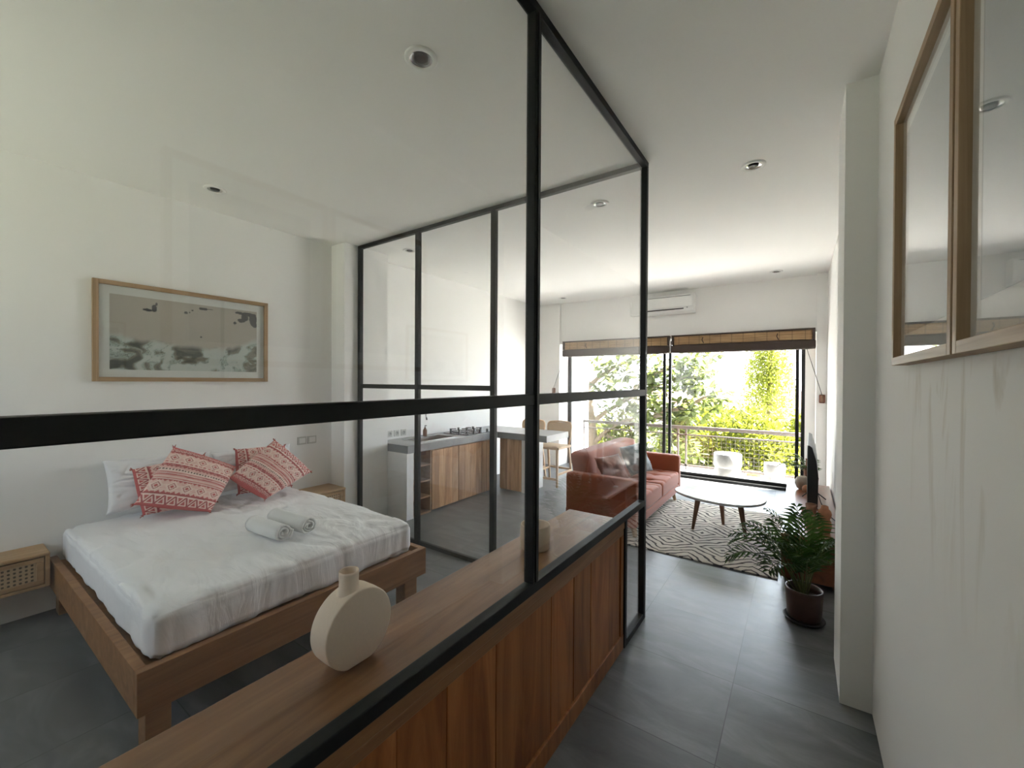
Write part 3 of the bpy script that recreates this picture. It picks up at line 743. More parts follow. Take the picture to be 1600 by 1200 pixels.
# ------------------------------------------------------------------ bar stools
def barstool(x, y, label):
    t = thing('bar_stool', label, 'bar stool', (x, y, 0), 'oak bar stools at the breakfast bar')
    sz = .585
    obj('seat', MB().rbox((x, y, sz), (.205, .20, .018), .017, 10), M['caneseat'], t, smooth=True)
    ring = [(x+.21*sx, y+.205*sy, sz-.004) for sx, sy in ((-1,-1),(1,-1),(1,1),(-1,1))]
    fr = MB()
    for i in range(4): fr.bar(ring[i], ring[(i+1) % 4], .03, .034)
    obj('seat_frame', fr, M['oak'], t, bevel=.006)
    for sx in (-1, 1):
        obj('leg', MB().bar((x+.205*sx, y-.215, 0), (x+.19*sx, y-.19, sz-.01), .028, .028, w1=.034, d1=.034), M['oak'], t, bevel=.005)
        obj('leg', MB().bar((x+.205*sx, y+.285, 0), (x+.185*sx, y+.19, sz-.01), .028, .028, w1=.034, d1=.034), M['oak'], t, bevel=.005)
    s = MB().bar((x-.2,y-.21,.12), (x+.2,y-.21,.12), .022, .036); obj('footrest', s, M['oak'], t, bevel=.004)
    obj('stretcher', MB().bar((x-.2,y+.265,.20), (x+.2,y+.265,.20), .022, .032), M['oak'], t, bevel=.004)
    for sx in (-1, 1): obj('stretcher', MB().bar((x+.2*sx,y-.21,.19), (x+.2*sx,y+.265,.19), .022, .032), M['oak'], t, bevel=.004)
    # curved back hoop with a cane panel
    def bp(u, z): return (x+.215*u, y+.20+.045*(1-u*u)+(z-sz)*.10, z)
    hoop = [bp(-.84, sz), bp(-.93, .72), bp(-1, .86), bp(-.97, .915), bp(-.85, .94)] + [bp(-.85+1.7*i/8, .94+.012*math.sin(PI*i/8)) for i in range(1, 8)] + [bp(.85, .94), bp(.97, .915), bp(1, .86), bp(.93, .72), bp(.84, sz)]
    obj('back_hoop', MB().tube(hoop, .014, 8), M['oak'], t, smooth=True)
    obj('back_rail', MB().tube([bp(-.93+1.86*i/8, .745) for i in range(9)], .011, 8), M['oak'], t, smooth=True)
    pm = MB(); n = 10
    for dz in (0, .006):
        pm.v += [tuple(Vector(bp(-.93+1.86*i/n, z))+Vector((0,dz,0))) for z in (.745, .935) for i in range(n+1)]
    k = n+1
    for i in range(n):
        pm.f += [(i,i+1,k+i+1,k+i), (2*k+i,3*k+i,3*k+i+1,2*k+i+1), (i,2*k+i,2*k+i+1,i+1), (k+i,k+i+1,3*k+i+1,3*k+i)]
    pm.f += [(0,k,3*k,2*k), (n,2*k+n,3*k+n,k+n)]
    obj('cane_back', pm, M['caneback'], t)
barstool(-3.19, 5.72, 'oak bar stool with cane back, the one nearer the sofa')
barstool(-3.68, 5.72, 'oak bar stool with cane back, half behind the counter near the wall')

# ------------------------------------------------------------------ sofa
so = thing('sofa', 'rust velvet sofa with two tufted seat cushions and short oak legs', 'sofa', (-1.74, 5.08, 0))
sy0, sy1 = 4.12, 6.04
obj('base_frame', MB().rbox((-1.735, (sy0+sy1)/2, .165), (.395, (sy1-sy0)/2, .05), .018, 10), M['sofa'], so, smooth=True)
def arm(y0, y1):
    return obj('arm', MB().rbox((-1.735, (y0+y1)/2, .375), (.395, (y1-y0)/2, .225), .032, 14), M['sofa'], so, smooth=True)
arm(sy0, sy0+.13); arm(sy1-.13, sy1)
def tilt(p, n):
    q = Vector(p); q.x -= (q.z-.21)*.20; return q
bk = MB().rbox((-1.93, 5.08, .50), (.115, .83, .30), .05, 18, tilt)
obj('backrest', bk, M['sofa'], so, smooth=True)
def tuft(y0, y1, nx=3, ny=3):
    bx = [(-1.72+.21*i-.02) for i in range(2)]; by = [y0+(y1-y0)*(j+.5)/ny for j in range(ny)]
    def fn(p, n):
        q = Vector(p)
        if n.z > .4:
            q.z += .018*(1-((q.y-(y0+y1)/2)/((y1-y0)/2))**2)
            for a in bx:
                for b in by:
                    d = math.hypot(q.x-a, (q.y-b)); q.z -= .026*math.exp(-(d/.045)**2)
                    dd = abs(q.y-b); q.z -= .006*math.exp(-(dd/.02)**2)
                q.z -= .004*math.exp(-((q.x-a)/.02)**2)
        return q
    return MB().rbox((-1.60, (y0+y1)/2, .30), (.265, (y1-y0)/2, .085), .035, 34, fn)
obj('seat_cushion', tuft(sy0+.13, 5.08), M['sofa'], so, smooth=True)
obj('seat_cushion', tuft(5.08, sy1-.13), M['sofa'], so, smooth=True)
for x, dx in ((-2.07,-.03), (-1.40,.03)):
    for y, dy in ((sy0+.10,-.02), (sy1-.22,.02)):
        obj('leg', MB().bar((x+dx, y+dy, .012 if x > -1.5 else 0), (x, y, .125), .030, .030, w1=.048, d1=.048), M['oak'], so, bevel=.003)
def softcushion(c, m, label):
    q, _ = quadpad(c, .16, 34, .06, .02, R.random()*9, .0, .45)
    return tag(obj('throw_pillow', q, m, None, smooth=True), label, 'cushion')
softcushion([(-1.72,4.36,.42), (-1.57,4.66,.40), (-1.71,4.62,.775), (-1.86,4.28,.76)], M['mauve'], 'dusty mauve cushion at the near end of the sofa')
softcushion([(-1.72,5.10,.42), (-1.60,5.62,.42), (-1.77,5.60,.79), (-1.86,5.06,.775)], M['slate'], 'slate grey cushion toward the far end of the sofa')

# ------------------------------------------------------------------ rug, table
tag(obj('rug', MB().box(-1.52, -.135, 3.985, 5.90, 0, .012), M['rug'], None, bevel=.004), 'cream rug with black zigzag diamonds under the coffee table', 'rug')
ct = thing('coffee_table', 'egg shaped marble top coffee table on three tapered wooden legs', 'coffee table', (-.69, 4.85, .012))
out = []
for k in range(72):
    a = 2*PI*k/72; c, s = math.cos(a), math.sin(a)
    rx = .43; ry = .345*(1+.16*c)                # one end fuller than the other
    out.append((-.69+rx*c*1.0, 4.79+ry*s))
def eggring(k): return [(-.69+(x+.69)*k, 4.79+(y-4.79)*k) for x, y in out]
tm = MB(); rings = [(.955,.405), (.992,.412), (1,.420), (1,.426), (.994,.432), (.985,.434)]
for k, z in rings: tm.v += [(x, y, z) for x, y in eggring(k)]
for i in range(len(rings)-1): tm.f += [(i*72+j, i*72+(j+1) % 72, (i+1)*72+(j+1) % 72, (i+1)*72+j) for j in range(72)]
tm.f += [tuple(range(71,-1,-1)), tuple((len(rings)-1)*72+j for j in range(72))]
obj('top', tm, M['marble'], ct)
ap = MB()
for a, b in (((-.93,4.80),(-.45,4.80)), ((-.69,4.80),(-.69,5.02))): ap.bar((*a,.392), (*b,.392), .07, .026)
obj('apron', ap, M['walnut'], ct, bevel=.003)
for (x0, y0), (x1, y1) in (((-.94,4.80),(-.885,4.83)), ((-.69,5.15),(-.70,5.02)), ((-.435,4.79),(-.50,4.83))):
    obj('leg', MB().bar((x0,y0,.012), (x1,y1,.40), .026, .026, w1=.058, d1=.05), M['walnut'], ct, bevel=.004)

# ------------------------------------------------------------------ console, television
cn = thing('tv_console', 'long low reddish wood console with open shelves along the right wall', 'console', (.09, 5.0, 0))
cx0, cx1, cy0, cy1 = -.118, RW-.012, 3.96, 6.06
obj('top', MB().box(cx0, cx1, cy0, cy1, .375, .40), M['console'], cn, bevel=.003)
obj('side_panel', MB().box(cx0+.004, cx1, cy0+.002, cy0+.024, .05, .375), M['console'], cn, bevel=.002)
obj('side_panel', MB().box(cx0+.004, cx1, cy1-.024, cy1-.002, .05, .375), M['console'], cn, bevel=.002)
obj('bottom_panel', MB().box(cx0+.004, cx1, cy0+.024, cy1-.024, .05, .072), M['console'], cn)
obj('back_panel', MB().box(cx1-.015, cx1, cy0+.024, cy1-.024, .072, .375), M['console'], cn)
for y in (4.65, 5.35): obj('divider', MB().box(cx0+.006, cx1-.015, y-.011, y+.011, .072, .375), M['console'], cn)
for a, b in ((cy0+.024,4.639), (4.661,5.339), (5.361,cy1-.024)): obj('shelf', MB().box(cx0+.012, cx1-.015, a, b, .215, .232), M['console'], cn)
for x in (cx0+.05, cx1-.05):
    for y in (cy0+.10, 5.0, cy1-.10): obj('leg', MB().bar((x,y,0), (x,y,.05), .04, .04), M['walnut'], cn)
tv = thing('television', 'flat black television seen edge on, standing on the console', 'television', (.09, 4.95, .40))
def tvx(y): return .060+(y-4.38)*.020
T = MB(); y0, y1, z0, z1 = 4.38, 5.52, .49, 1.060
prof = [(0,0),(.012,0),(.030,.01),(.072,.05),(.076,.30),(.060,.44),(.030,.555),(.012,.57),(0,.57)]
T.v = [(tvx(y)+a, y, z0+b) for y in (y0, y1) for a, b in prof]
n = len(prof); T.f = [tuple(range(n)), tuple(range(2*n-1, n-1, -1))] + [(i, (i+1) % n, n+(i+1) % n, n+i) for i in range(n)]
body = obj('housing', T, M['dark'], tv)
S = MB(); S.v = [(tvx(y)-d, y, z) for d in (.0015, .0005) for y, z in ((y0+.008,z0+.02),(y1-.008,z0+.02),(y1-.008,z1-.008),(y0+.008,z1-.008))]
S.f = [(0,1,2,3),(7,6,5,4),(0,4,5,1),(1,5,6,2),(2,6,7,3),(3,7,4,0)]
obj('screen', S, M['screen'], tv)
B = MB(); B.v = [(tvx(y)-d, y, z) for d in (.004, .0) for y, z in ((y0,z0),(y0+.006,z0),(y0+.006,z1),(y0,z1))]; B.f = [(0,1,2,3),(7,6,5,4),(0,4,5,1),(1,5,6,2),(2,6,7,3),(3,7,4,0)]
B.bar((tvx(y0)-.002,y0,z1), (tvx(y1)-.002,y1,z1), .006, .004)
obj('bezel', B, M['silver'], tv)
for y in (4.63, 5.32):
    x = tvx(y)
    obj('foot', MB().tube([(x-.05,y,.405), (x+.03,y,.50), (x+.15,y,.405)], .006, 6), M['dark'], tv)
def pot(name, prof, c, m, label, cat, n=32):
    return tag(obj(name, MB().lathe(prof, c, n), m, None, smooth=True), label, cat)
# terracotta pieces at the near end
jg = thing('jug', 'slim terracotta jug with two ring handles at the near end of the console', 'vase', (.083, 4.20, .40))
obj('body', MB().lathe([(0,.40),(.034,.40),(.036,.41),(.034,.50),(.037,.58),(.040,.605),(.036,.605),(.032,.58),(.028,.43),(0,.43)], (.083,4.20,0), 28), M['terrad'], jg, smooth=True)
for s in (-1, 1): obj('handle', MB().tube([(.083+s*(.036+.022*math.sin(PI*i/10)*1.0), 4.20, .535+.022*(-math.cos(PI*i/10))*1.3) for i in range(11)], .006, 8), M['terrad'], jg, smooth=True)
pot('vase', [(0,0),(.036,0),(.043,.02),(.048,.055),(.043,.09),(.033,.108),(.043,.128),(.046,.15),(.040,.175),(.026,.19),(.024,.212),(.019,.212),(.019,.19),(0,.19)], (.172,4.17,.40), M['terra'], 'double bulb terracotta vase at the near end of the console, beside the jug', 'vase')
bx = tag(obj('remote_box', MB().box(-.055, -.015, 4.50, 4.56, .40, .418), M['white'], None, bevel=.003), 'small white box lying near the edge of the console', 'box')
# far end
pot('vase', [(0,0),(.035,0),(.058,.02),(.078,.07),(.076,.10),(.055,.135),(.03,.15),(.025,.15),(.02,.14),(0,.13)], (.035,5.70,.40), M['ball'], 'round mottled stoneware vase at the far end of the console', 'vase')
pot('vase', [(0,0),(.04,0),(.043,.20),(.026,.235),(.022,.31),(.028,.325),(.023,.325),(.017,.31),(0,.30)], (.085,5.86,.40), M['terrad'], 'tall dark brown bottle vase behind the round stoneware one', 'vase')
pot('ornament', [(0,0),(.018,0),(.034,.014),(.042,.042),(.034,.07),(.016,.083),(0,.085)], (.068,5.545,.40), M['terra'], 'small round orange ornament beside the television foot', 'ornament')

def frond(m_leaf, m_stem, p0, d, L, droop, n=17, w=.022, ll=.16, seed=0):
    """an arching feather frond; returns points of the rachis"""
    p = Vector(p0); d = Vector(d).normalized(); pts = [p.copy()]; k = 18
    rr = random.Random(seed)
    for i in range(k):
        d = (d + Vector((0,0,-droop*(i/k)**1.3))).normalized(); p = p + d*(L/k); pts.append(p.copy())
    m_stem.tube(pts, [.004*(1-.75*i/k)+.0008 for i in range(k+1)], 5)
    for i in range(n):
        t = .42+.57*i/(n-1); q = t*k; a = int(min(k-1, q)); c = pts[a].lerp(pts[a+1], q-a); tang = (pts[min(k,a+1)]-pts[a]).normalized()
        side = tang.cross(Vector((0,0,1)))
        side = side.normalized() if side.length > .05 else Vector((1,0,0))
        up = side.cross(tang).normalized()
        l = ll*(math.sin(PI*(.25+.68*(t-.42)/.58)))*rr.uniform(.85,1.1)
        for s in (-1, 1):
            dd = (tang*.75+side*s*.9+up*.18).normalized(); w2 = dd.cross(up).normalized()*w/2
            e1 = c+dd*l*.5; e2 = c+dd*l+Vector((0,0,-l*.28))
            m_leaf.add([c, e1+w2+up*.002, e2, e1-w2+up*.002, e1-up*.003], [(0,4,1),(4,2,1),(0,3,4),(4,3,2)])
    return pts
def palm(c, rpot, hpot, fr, label, leafm, potname='pot', z0=0, ll=.16, w=.02, saucer=True, potm=None):
    x, y = c
    t = thing('potted_palm', label, 'potted plant', (x, y, z0))
    zb = z0+(.018 if saucer else 0)
    if saucer: obj('saucer', MB().lathe([(0,z0),(rpot*.98,z0),(rpot*1.14,z0+.022),(rpot*1.10,z0+.024),(rpot*.95,z0+.012),(0,z0+.012)], (x,y,0), 36), M['saucer'], t, smooth=True)
    obj('pot', MB().lathe([(0,zb),(rpot*.86,zb),(rpot*.93,zb+.02),(rpot,zb+hpot*.75),(rpot*1.03,zb+hpot*.9),(rpot*1.03,zb+hpot),(rpot*.94,zb+hpot),(rpot*.90,zb+hpot*.8),(rpot*.88,zb+hpot*.6),(0,zb+hpot*.6)], (x,y,0), 40), potm or M['pot'], t, smooth=True)
    obj('soil', MB().lathe([(rpot*.905,zb+hpot*.72),(rpot*.5,zb+hpot*.77),(0,zb+hpot*.78)], (x,y,0), 24), M['soil'], t)
    zs = zb+hpot*.72
    for i, (az, el, L, dr) in enumerate(fr):
        a = math.radians(az); e = math.radians(el)
        p0 = Vector((x+rpot*.30*math.cos(a)*((i % 3)/2), y+rpot*.30*math.sin(a)*((i % 3)/2), zs))
        lm = MB(); sm = MB()
        frond(lm, sm, p0, (math.cos(a)*math.cos(e), math.sin(a)*math.cos(e), math.sin(e)), L, dr*.85, 12, w, ll, i+3)
        f = obj('frond', lm, leafm, t)
        obj('stem', sm, M['stem'], f, smooth=True)
    return t
fr1 = [(185,62,.62,.30),(200,70,.60,.26),(160,66,.56,.26),(220,72,.52,.30),(135,72,.52,.24),(95,74,.55,.22),(60,70,.46,.26),(250,76,.50,.30),(275,72,.46,.30),(310,74,.42,.30),(180,80,.60,.28),(110,84,.58,.22),(20,76,.42,.30),(350,80,.44,.28),(195,54,.56,.34),(170,58,.60,.34),(235,64,.46,.36),(75,80,.55,.26)]
palm((.035, 3.42), .105, .20, fr1, 'leafy green palm in a dark round pot in front of the console', M['palm'], ll=.20, w=.021)
fr2 = [(180,48,.42,.30),(205,50,.38,.30),(150,52,.38,.30),(225,58,.34,.30),(100,60,.32,.3),(255,62,.30,.32),(190,66,.40,.30),(165,70,.36,.26),(275,66,.26,.34),(80,80,.26,.34)]
palm((.13, 5.95), .055, .10, fr2, 'small feathery palm in a pot at the far end of the console', M['palm'], z0=.40, ll=.10, w=.012, saucer=False, potm=M['terrad'])
tag(obj('power_cord', MB().tube([(.145,4.95,.56), (.17,4.90,.47), (.20,4.80,.409), (.24,4.62,.408), (.272,4.50,.408), (.284,4.46,.45), (.292,4.45,.60), (.292,4.52,.72), (.292,4.42,.84), (.292,4.40,.95)], .004, 6), M['cord'], None, smooth=True), 'black cord running from the television over the console and up the wall', 'cord')

# ------------------------------------------------------------------ vase and cup on the low cabinet
va = thing('flask_vase', 'sand coloured flat round flask vase with a short neck on the teak ledge', 'vase', (-1.095, .748, .765))
vm = MB(); cy, cz, rr, th = .748, .872, .112, .040
nA, nR = 64, 9
def rad(a):     # outline: a disc cut flat at the foot
    r = rr*(1+.02*math.sin(a*2)); zc = r*math.sin(a)
    if zc < -.104: r = -.104/math.sin(a)
    return r
front = []
for s in (1, -1):
    rows = []
    for k in range(nR+1):
        q = k/nR; rs = 1-(1-q)**2*.0; row = []
        for i in range(nA):
            a = 2*PI*i/nA; r = rad(a)
            # profile across: a nearly flat face turning over a soft edge into a flat rim
            if k <= 5: rf, xf = k/5*.95, th+.004*(1-(k/5)**2)
            elif k == 6: rf, xf = .972, th*.99
            elif k == 7: rf, xf = .984, th*.94
            elif k == 8: rf, xf = .990, th*.86
            else: rf, xf = 1.0, 0
            row.append(len(vm.v)) if not (s == -1 and k == nR) else None
            if not (s == -1 and k == nR): vm.v.append((-1.095+s*xf, cy+r*rf*math.cos(a), cz+r*rf*math.sin(a)))
        if s == -1 and k == nR: row = last
        rows.append(row)
    if s == 1: last = rows[-1]
    for k in range(nR):
        for i in range(nA):
            j = (i+1) % nA
            vm.f.append((rows[k][i], rows[k][j], rows[k+1][j], rows[k+1][i]) if s == -1 else (rows[k][i], rows[k+1][i], rows[k+1][j], rows[k][j]))
obj('body', vm, M['vase'], va, smooth=True)
obj('neck', MB().lathe([(.040,.966),(.032,.976),(.0285,.99),(.0275,1.005),(.0285,1.03),(.0275,1.037),(.0235,1.035),(.022,1.02),(.022,.99),(0,.985)], (-1.095,.735,0), 32), M['vase'], va, smooth=True)
cu = tag(obj('cup', MB().lathe([(0,.765),(.066,.765),(.073,.775),(.075,.82),(.074,.882),(.071,.887),(.067,.882),(.067,.79),(.06,.778),(0,.778)], (-1.085,1.775,0), 44), M['cup'], None, smooth=True), 'plain grey beige ceramic cup on the teak ledge behind the black post', 'cup')

# ------------------------------------------------------------------ far wall: blinds, cleats, air conditioner
def blind(x0, x1, zt, label):
    t = thing('bamboo_blind', label, 'blind', ((x0+x1)/2, 6.94, 2.055), 'rolled bamboo blinds over the window')
    ya, yb = 6.925, 7.035
    fr = MB().box(x0, x1, ya, yb, zt-.022, zt).box(x0, x0+.03, ya, yb, 2.19, zt-.022).box(x1-.03, x1, ya, yb, 2.19, zt-.022)
    obj('head_frame', fr, M['blinddark'], t, bevel=.002)
    obj('bamboo_roll', MB().rbox(((x0+x1)/2, (ya+yb)/2+.01, 2.26), ((x1-x0)/2-.03, .04, .075), .02, 8), M['bamboo'], t)
    obj('dark_fold', MB().rbox(((x0+x1)/2, (ya+yb)/2-.012, 2.125), ((x1-x0)/2+.008, .055, .068), .03, 10), M['blinddark'], t, smooth=True)
    for f in (.25, .77): obj('cord_loop', MB().tube([(x0+(x1-x0)*f, ya-.004, 2.29), (x0+(x1-x0)*f-.01, ya-.012, 2.25), (x0+(x1-x0)*f+.012, ya-.008, 2.20)], .007, 6), M['blinddark'], t)
blind(-3.66, -1.735, 2.345, 'rolled bamboo blind with dark fold over the left half of the window')
blind(-1.70, .165, 2.345, 'rolled bamboo blind with dark fold over the right half of the window')
def cleat(x, y, z, to, label):
    t = thing('cord_cleat', label, 'cleat', (x, y, z), 'wooden blind cord cleats')
    obj('block', MB().rbox((x, y-.016, z), (.034, .015, .058), .014, 8), M['cleat'], t, smooth=True)
    obj('wound_cord', MB().rbox((x, y-.034, z), (.013, .012, .050), .011, 6), M['rope'], t, smooth=True)
    obj('cord', MB().tube([(x, y-.03, z+.05), to], .004, 6), M['cord'], t)
cleat(.245, 6.98, 1.385, (.07, 6.90, 2.07), 'wooden cord cleat on the wall right of the window')
cleat(-3.86, 6.98, 1.42, (-3.60, 6.90, 2.07), 'wooden cord cleat on the wall left of the window')
ac = thing('air_conditioner', 'white split air conditioner high on the window wall', 'air conditioner', (-1.85, 6.93, 2.69))
AP = [(7.035,2.69),(6.93,2.69),(6.865,2.72),(6.84,2.76),(6.835,2.95),(6.85,2.975),(7.035,2.985)]
obj('housing', MB().prism(AP, 0, -2.13, -1.355), M['white'], ac, bevel=.006)
obj('front_panel', MB().prism([(6.834,2.775),(6.829,2.78),(6.829,2.935),(6.834,2.94)], 0, -2.11, -1.375), M['white'], ac)
obj('air_slot', MB().prism([(6.845,2.744),(6.838,2.757),(6.834,2.757),(6.841,2.742)], 0, -2.08, -1.50), M['dark'], ac)
obj('pipe', MB().tube([(-2.40,7.02,2.96),(-2.40,7.02,2.78),(-2.39,7.01,2.735),(-2.35,7.0,2.72),(-2.12,6.99,2.72)], .014, 10), M['white'], ac, smooth=True)
obj('indicator', MB().box(-1.455, -1.44, 6.832, 6.84, 2.757, 2.768), M['dark'], ac)
obj('top_gap', MB().box(-2.10, -1.40, 6.830, 6.836, 2.942, 2.950), plain('vent_grey', (.25,.25,.25), .5), ac)

# ------------------------------------------------------------------ balcony
def stool(x, y, r, h, label):
    z = -.08
    prof = [(0,z),(r*1.16,z),(r*1.15,z+.01),(r*.90,z+h*.50),(r*.90,z+h*.52),(r*.96,z+h*.545),(r,z+h*.58),(r,z+h-.008),(r*.97,z+h),(0,z+h)]
    return tag(obj('terrazzo_stool', MB().lathe(prof, (x,y,0), 48), M['terrazzo'], None, smooth=False, bevel=.004), label, 'stool', 'terrazzo stools on the balcony')
s1 = stool(-1.0, 7.87, .215, .475, 'white terrazzo hourglass stool on the balcony, the taller one')
s2 = stool(-.325, 7.86, .150, .385, 'white terrazzo hourglass stool on the balcony, the smaller one on the right')
for s in (s1, s2):
    for p in s.data.polygons: p.use_smooth = abs(p.normal.z) < .95
rl = thing('railing', 'brown painted metal balcony railing with wire mesh panels', 'railing', (-1.9, 8.5, -.08))
yr = 8.5
obj('top_rail', MB().box(-3.95, 1.2, yr-.03, yr+.03, .695, .755), M['railing'], rl, bevel=.004)
obj('middle_rail', MB().box(-3.95, 1.2, yr-.013, yr+.013, .575, .60), M['railing'], rl)
obj('bottom_rail', MB().box(-3.95, 1.2, yr-.013, yr+.013, -.02, .015), M['railing'], rl)
for x in (-3.945, -1.945, -1.80, .18, .33):
    obj('baluster', MB().box(x-.015, x+.015, yr-.013, yr+.013, -.08, .70), M['railing'], rl)
for a, b in ((-3.93,-1.96), (-1.785,.165)):
    wm = MB()
    for i in range(int((b-a)/.075)+1): wm.bar((a+i*.075, yr+.012, 0), (a+i*.075, yr+.012, .585), .004, .004)
    for j in range(8): wm.bar((a, yr+.012, .04+j*.072), (b, yr+.012, .04+j*.072), .004, .004)
    obj('wire_mesh', wm, M['railing'], rl)
tag(obj('brick', MB().box(-.78, -.56, 8.56, 8.66, -.08, .0), M['terra'], None, bevel=.004), 'orange brick on the balcony edge between the two stools', 'brick')

# ------------------------------------------------------------------ garden
def leafquad(m, p, d, l, w, up):
    side = d.cross(up)
    side = side.normalized() if side.length > .01 else Vector((1,0,0))
    nn = side.cross(d)
    a = p+d*l*.35; b = p+d*l*.72
    m.add([p, a+side*w*.32+nn*.1*w, b+side*w*.5+nn*.1*w, p+d*l, b-side*w*.5+nn*.1*w, a-side*w*.32+nn*.1*w, b], [(0,1,2,6),(0,6,4,5),(6,2,3),(6,3,4)])
def rvec(r):
    while True:
        v = Vector((r.uniform(-1,1), r.uniform(-1,1), r.uniform(-1,1)))
        if .05 < v.length < 1: return v.normalized()
tr = thing('broadleaf_tree', 'spreading tree with large glossy leaves just beyond the balcony', 'tree', (-4.85, 11, -3.2))
r1 = random.Random(5)
obj('trunk', MB().tube([(-4.85,11,-3.2), (-4.80,11,-1.2), (-4.88,11,.2), (-5.05,11.05,1.4), (-5.2,11.1,3.0), (-5.2,11.1,4.2)], [.22,.19,.16,.13,.09,.05], 12), M['bark'], tr, smooth=True)
ends = []
bm_ = []
for (a, b, c) in (((-4.85,11,-.2),(-4.0,10.8,.5),(-3.0,10.7,.75)), ((-4.9,11,.4),(-3.9,11.1,1.1),(-2.6,10.9,1.65)), ((-3.0,10.7,.75),(-2.3,10.6,.95),(-1.45,10.5,1.42)), ((-5.05,11.05,1.4),(-4.3,11.2,2.0),(-3.3,11.1,2.3)),
                  ((-3.9,11.1,1.1),(-3.1,10.6,1.75),(-2.2,10.5,2.05)), ((-4.4,10.9,.1),(-3.7,10.5,-.1),(-2.7,10.4,-.25)), ((-4.88,11,.2),(-5.3,10.8,.9),(-5.7,10.7,1.5)), ((-2.6,10.9,1.65),(-2.0,10.6,1.7),(-1.75,10.5,2.15)), ((-4.85,11,-.6),(-4.3,10.8,-.3),(-3.7,10.7,-.5)), ((-3.0,10.7,.75),(-2.5,10.4,.5),(-2.1,10.3,.05))):
    bb = MB().tube([a, Vector(a).lerp(Vector(b), .5)+Vector((0,0,.05)), b, Vector(b).lerp(Vector(c), .5)+Vector((0,0,.04)), c], [.075,.06,.045,.03,.015], 8)
    obj('branch', bb, M['bark'], tr, smooth=True)
    for k in range(11):
        t = .30+.70*k/10; A, B_, C_ = Vector(a), Vector(b), Vector(c)
        ends.append(A.lerp(B_, t*2) if t < .5 else B_.lerp(C_, t*2-1))
def zr(x):     # lower and upper limit of the crown at x
    if x < -4.6: return -.5, 2.6
    if x < -3.4: return -.1, 2.0
    if x < -2.2: return -.35, 1.95
    return .75, 1.75
lm = MB()
cl = [e+Vector((r1.gauss(0,.16), r1.gauss(0,.3), r1.gauss(0,.18))) for e in ends for _ in range(3)]
for k in range(150):
    x = r1.uniform(-5.8, -1.9); a, b = zr(x); cl.append(Vector((x, r1.uniform(10.2, 11.8), r1.uniform(a, b))))
for p in ((-1.9,10.3,2.36), (-1.95,10.3,2.3), (-2.05,10.2,2.15), (-2.4,10.0,-.15), (-2.1,10.0,.25), (-2.5,9.9,-.75), (-2.35,9.9,-.65), (-1.4,10.5,1.4), (-2.2,10.1,-.3)): cl.append(Vector(p))
for c in cl:
    if c.x < -4.5 and c.y < 10.95 and -5.15 < c.x*11/c.y < -4.7: continue
    for k in range(r1.randint(6, 10)):
        d = rvec(r1); d.z = d.z*.6-.12; d.normalize(); l = r1.uniform(.15,.29)
        leafquad(lm, c+d*.03, d, l, l*.50, Vector((r1.gauss(0,.3), r1.gauss(0,.3), 1)).normalized())
obj('foliage', lm, M['leafA'], tr)
def bush(name, c, rad, n, l, mat, label, cat, seed, group=None, trunk=None, shape=None):
    r = random.Random(seed); c = Vector(c)
    t = thing(name, label, cat, (c.x, c.y, -3.2), group)
    if trunk: obj('trunk', MB().tube([(c.x,c.y,-3.2), (c.x+.05,c.y,c.z), (c.x,c.y,c.z+rad[2]*.8)], [trunk, trunk*.7, trunk*.15], 10), M['bark'], t, smooth=True)
    else:
        st = MB()
        for k in range(5):
            a = 2*PI*k/5; st.tube([(c.x+.1*math.cos(a), c.y+.1*math.sin(a), -3.2), (c.x+rad[0]*.3*math.cos(a), c.y+rad[1]*.3*math.sin(a), c.z), (c.x+rad[0]*.55*math.cos(a), c.y+rad[1]*.5*math.sin(a), c.z+rad[2]*.5)], [.05,.035,.012], 6)
        obj('stems', st, M['bark'], t, smooth=True)
    m = MB()
    for k in range(n):
        d = rvec(r); q = r.random()**.45
        lump = .86+.26*noise.noise((d.x*2.2+seed, d.y*2.2, d.z*2.6))
        p = Vector((d.x*rad[0], d.y*rad[1], d.z*rad[2]))*q*lump
        if shape: p = shape(p, rad)
        dd = (rvec(r)+d*.6).normalized(); ll = l*r.uniform(.6,1.3)
        leafquad(m, c+p, dd, ll, ll*.42, rvec(r))
    obj('foliage', m, mat, t); return t
def cone(p, rad):
    k = (p.z+rad[2])/(2*rad[2]); w = 1.0-.55*k; return Vector((p.x*w*1.15, p.y*w*1.15, p.z))
bush('columnar_tree', (-1.16, 22, 1.95), (1.38, 1.2, 3.3), 9500, .14, M['leafB'], 'tall narrow yellow green tree behind the hedge, right of the window centre', 'tree', 21, trunk=.16, shape=cone)
HG = 'bushes of the hedge beyond the railing'
for i, (x, y, zc, rx, rz, n, lb) in enumerate((
    (-1.3,13.2,-.95,1.75,1.95,8000,'yellow green hedge bush beyond the railing behind the taller balcony stool'),
    (.75,16.0,-.9,1.7,1.95,7000,'yellow green hedge bush beyond the railing at the right window edge'),
    (-3.2,16.2,-.95,1.6,1.9,7000,'yellow green hedge bush beyond the railing near the middle window stiles'),
    (-5.2,13.4,-1.25,1.5,1.75,5000,'yellow green hedge bush beyond the railing behind the sofa back'),
    (-2.7,18.9,-.75,1.6,1.75,6000,'yellow green hedge bush in the back row, right of the window stiles'),
    (.95,18.9,-.75,1.6,1.75,6000,'yellow green hedge bush in the back row below the tall narrow tree'),
    (-7.4,16.4,-1.3,1.7,1.6,4000,'yellow green hedge bush partly behind the broadleaf tree trunk'))):
    bush('garden_bush', (x, y, zc), (rx, 1.3, rz), int(n*1.9), .15, M['leafC'], lb, 'bush', 40+i, HG)
hs = thing('house', 'low pale house with a brown tiled roof beyond the hedge', 'house', (-3.4, 31, -3.2))
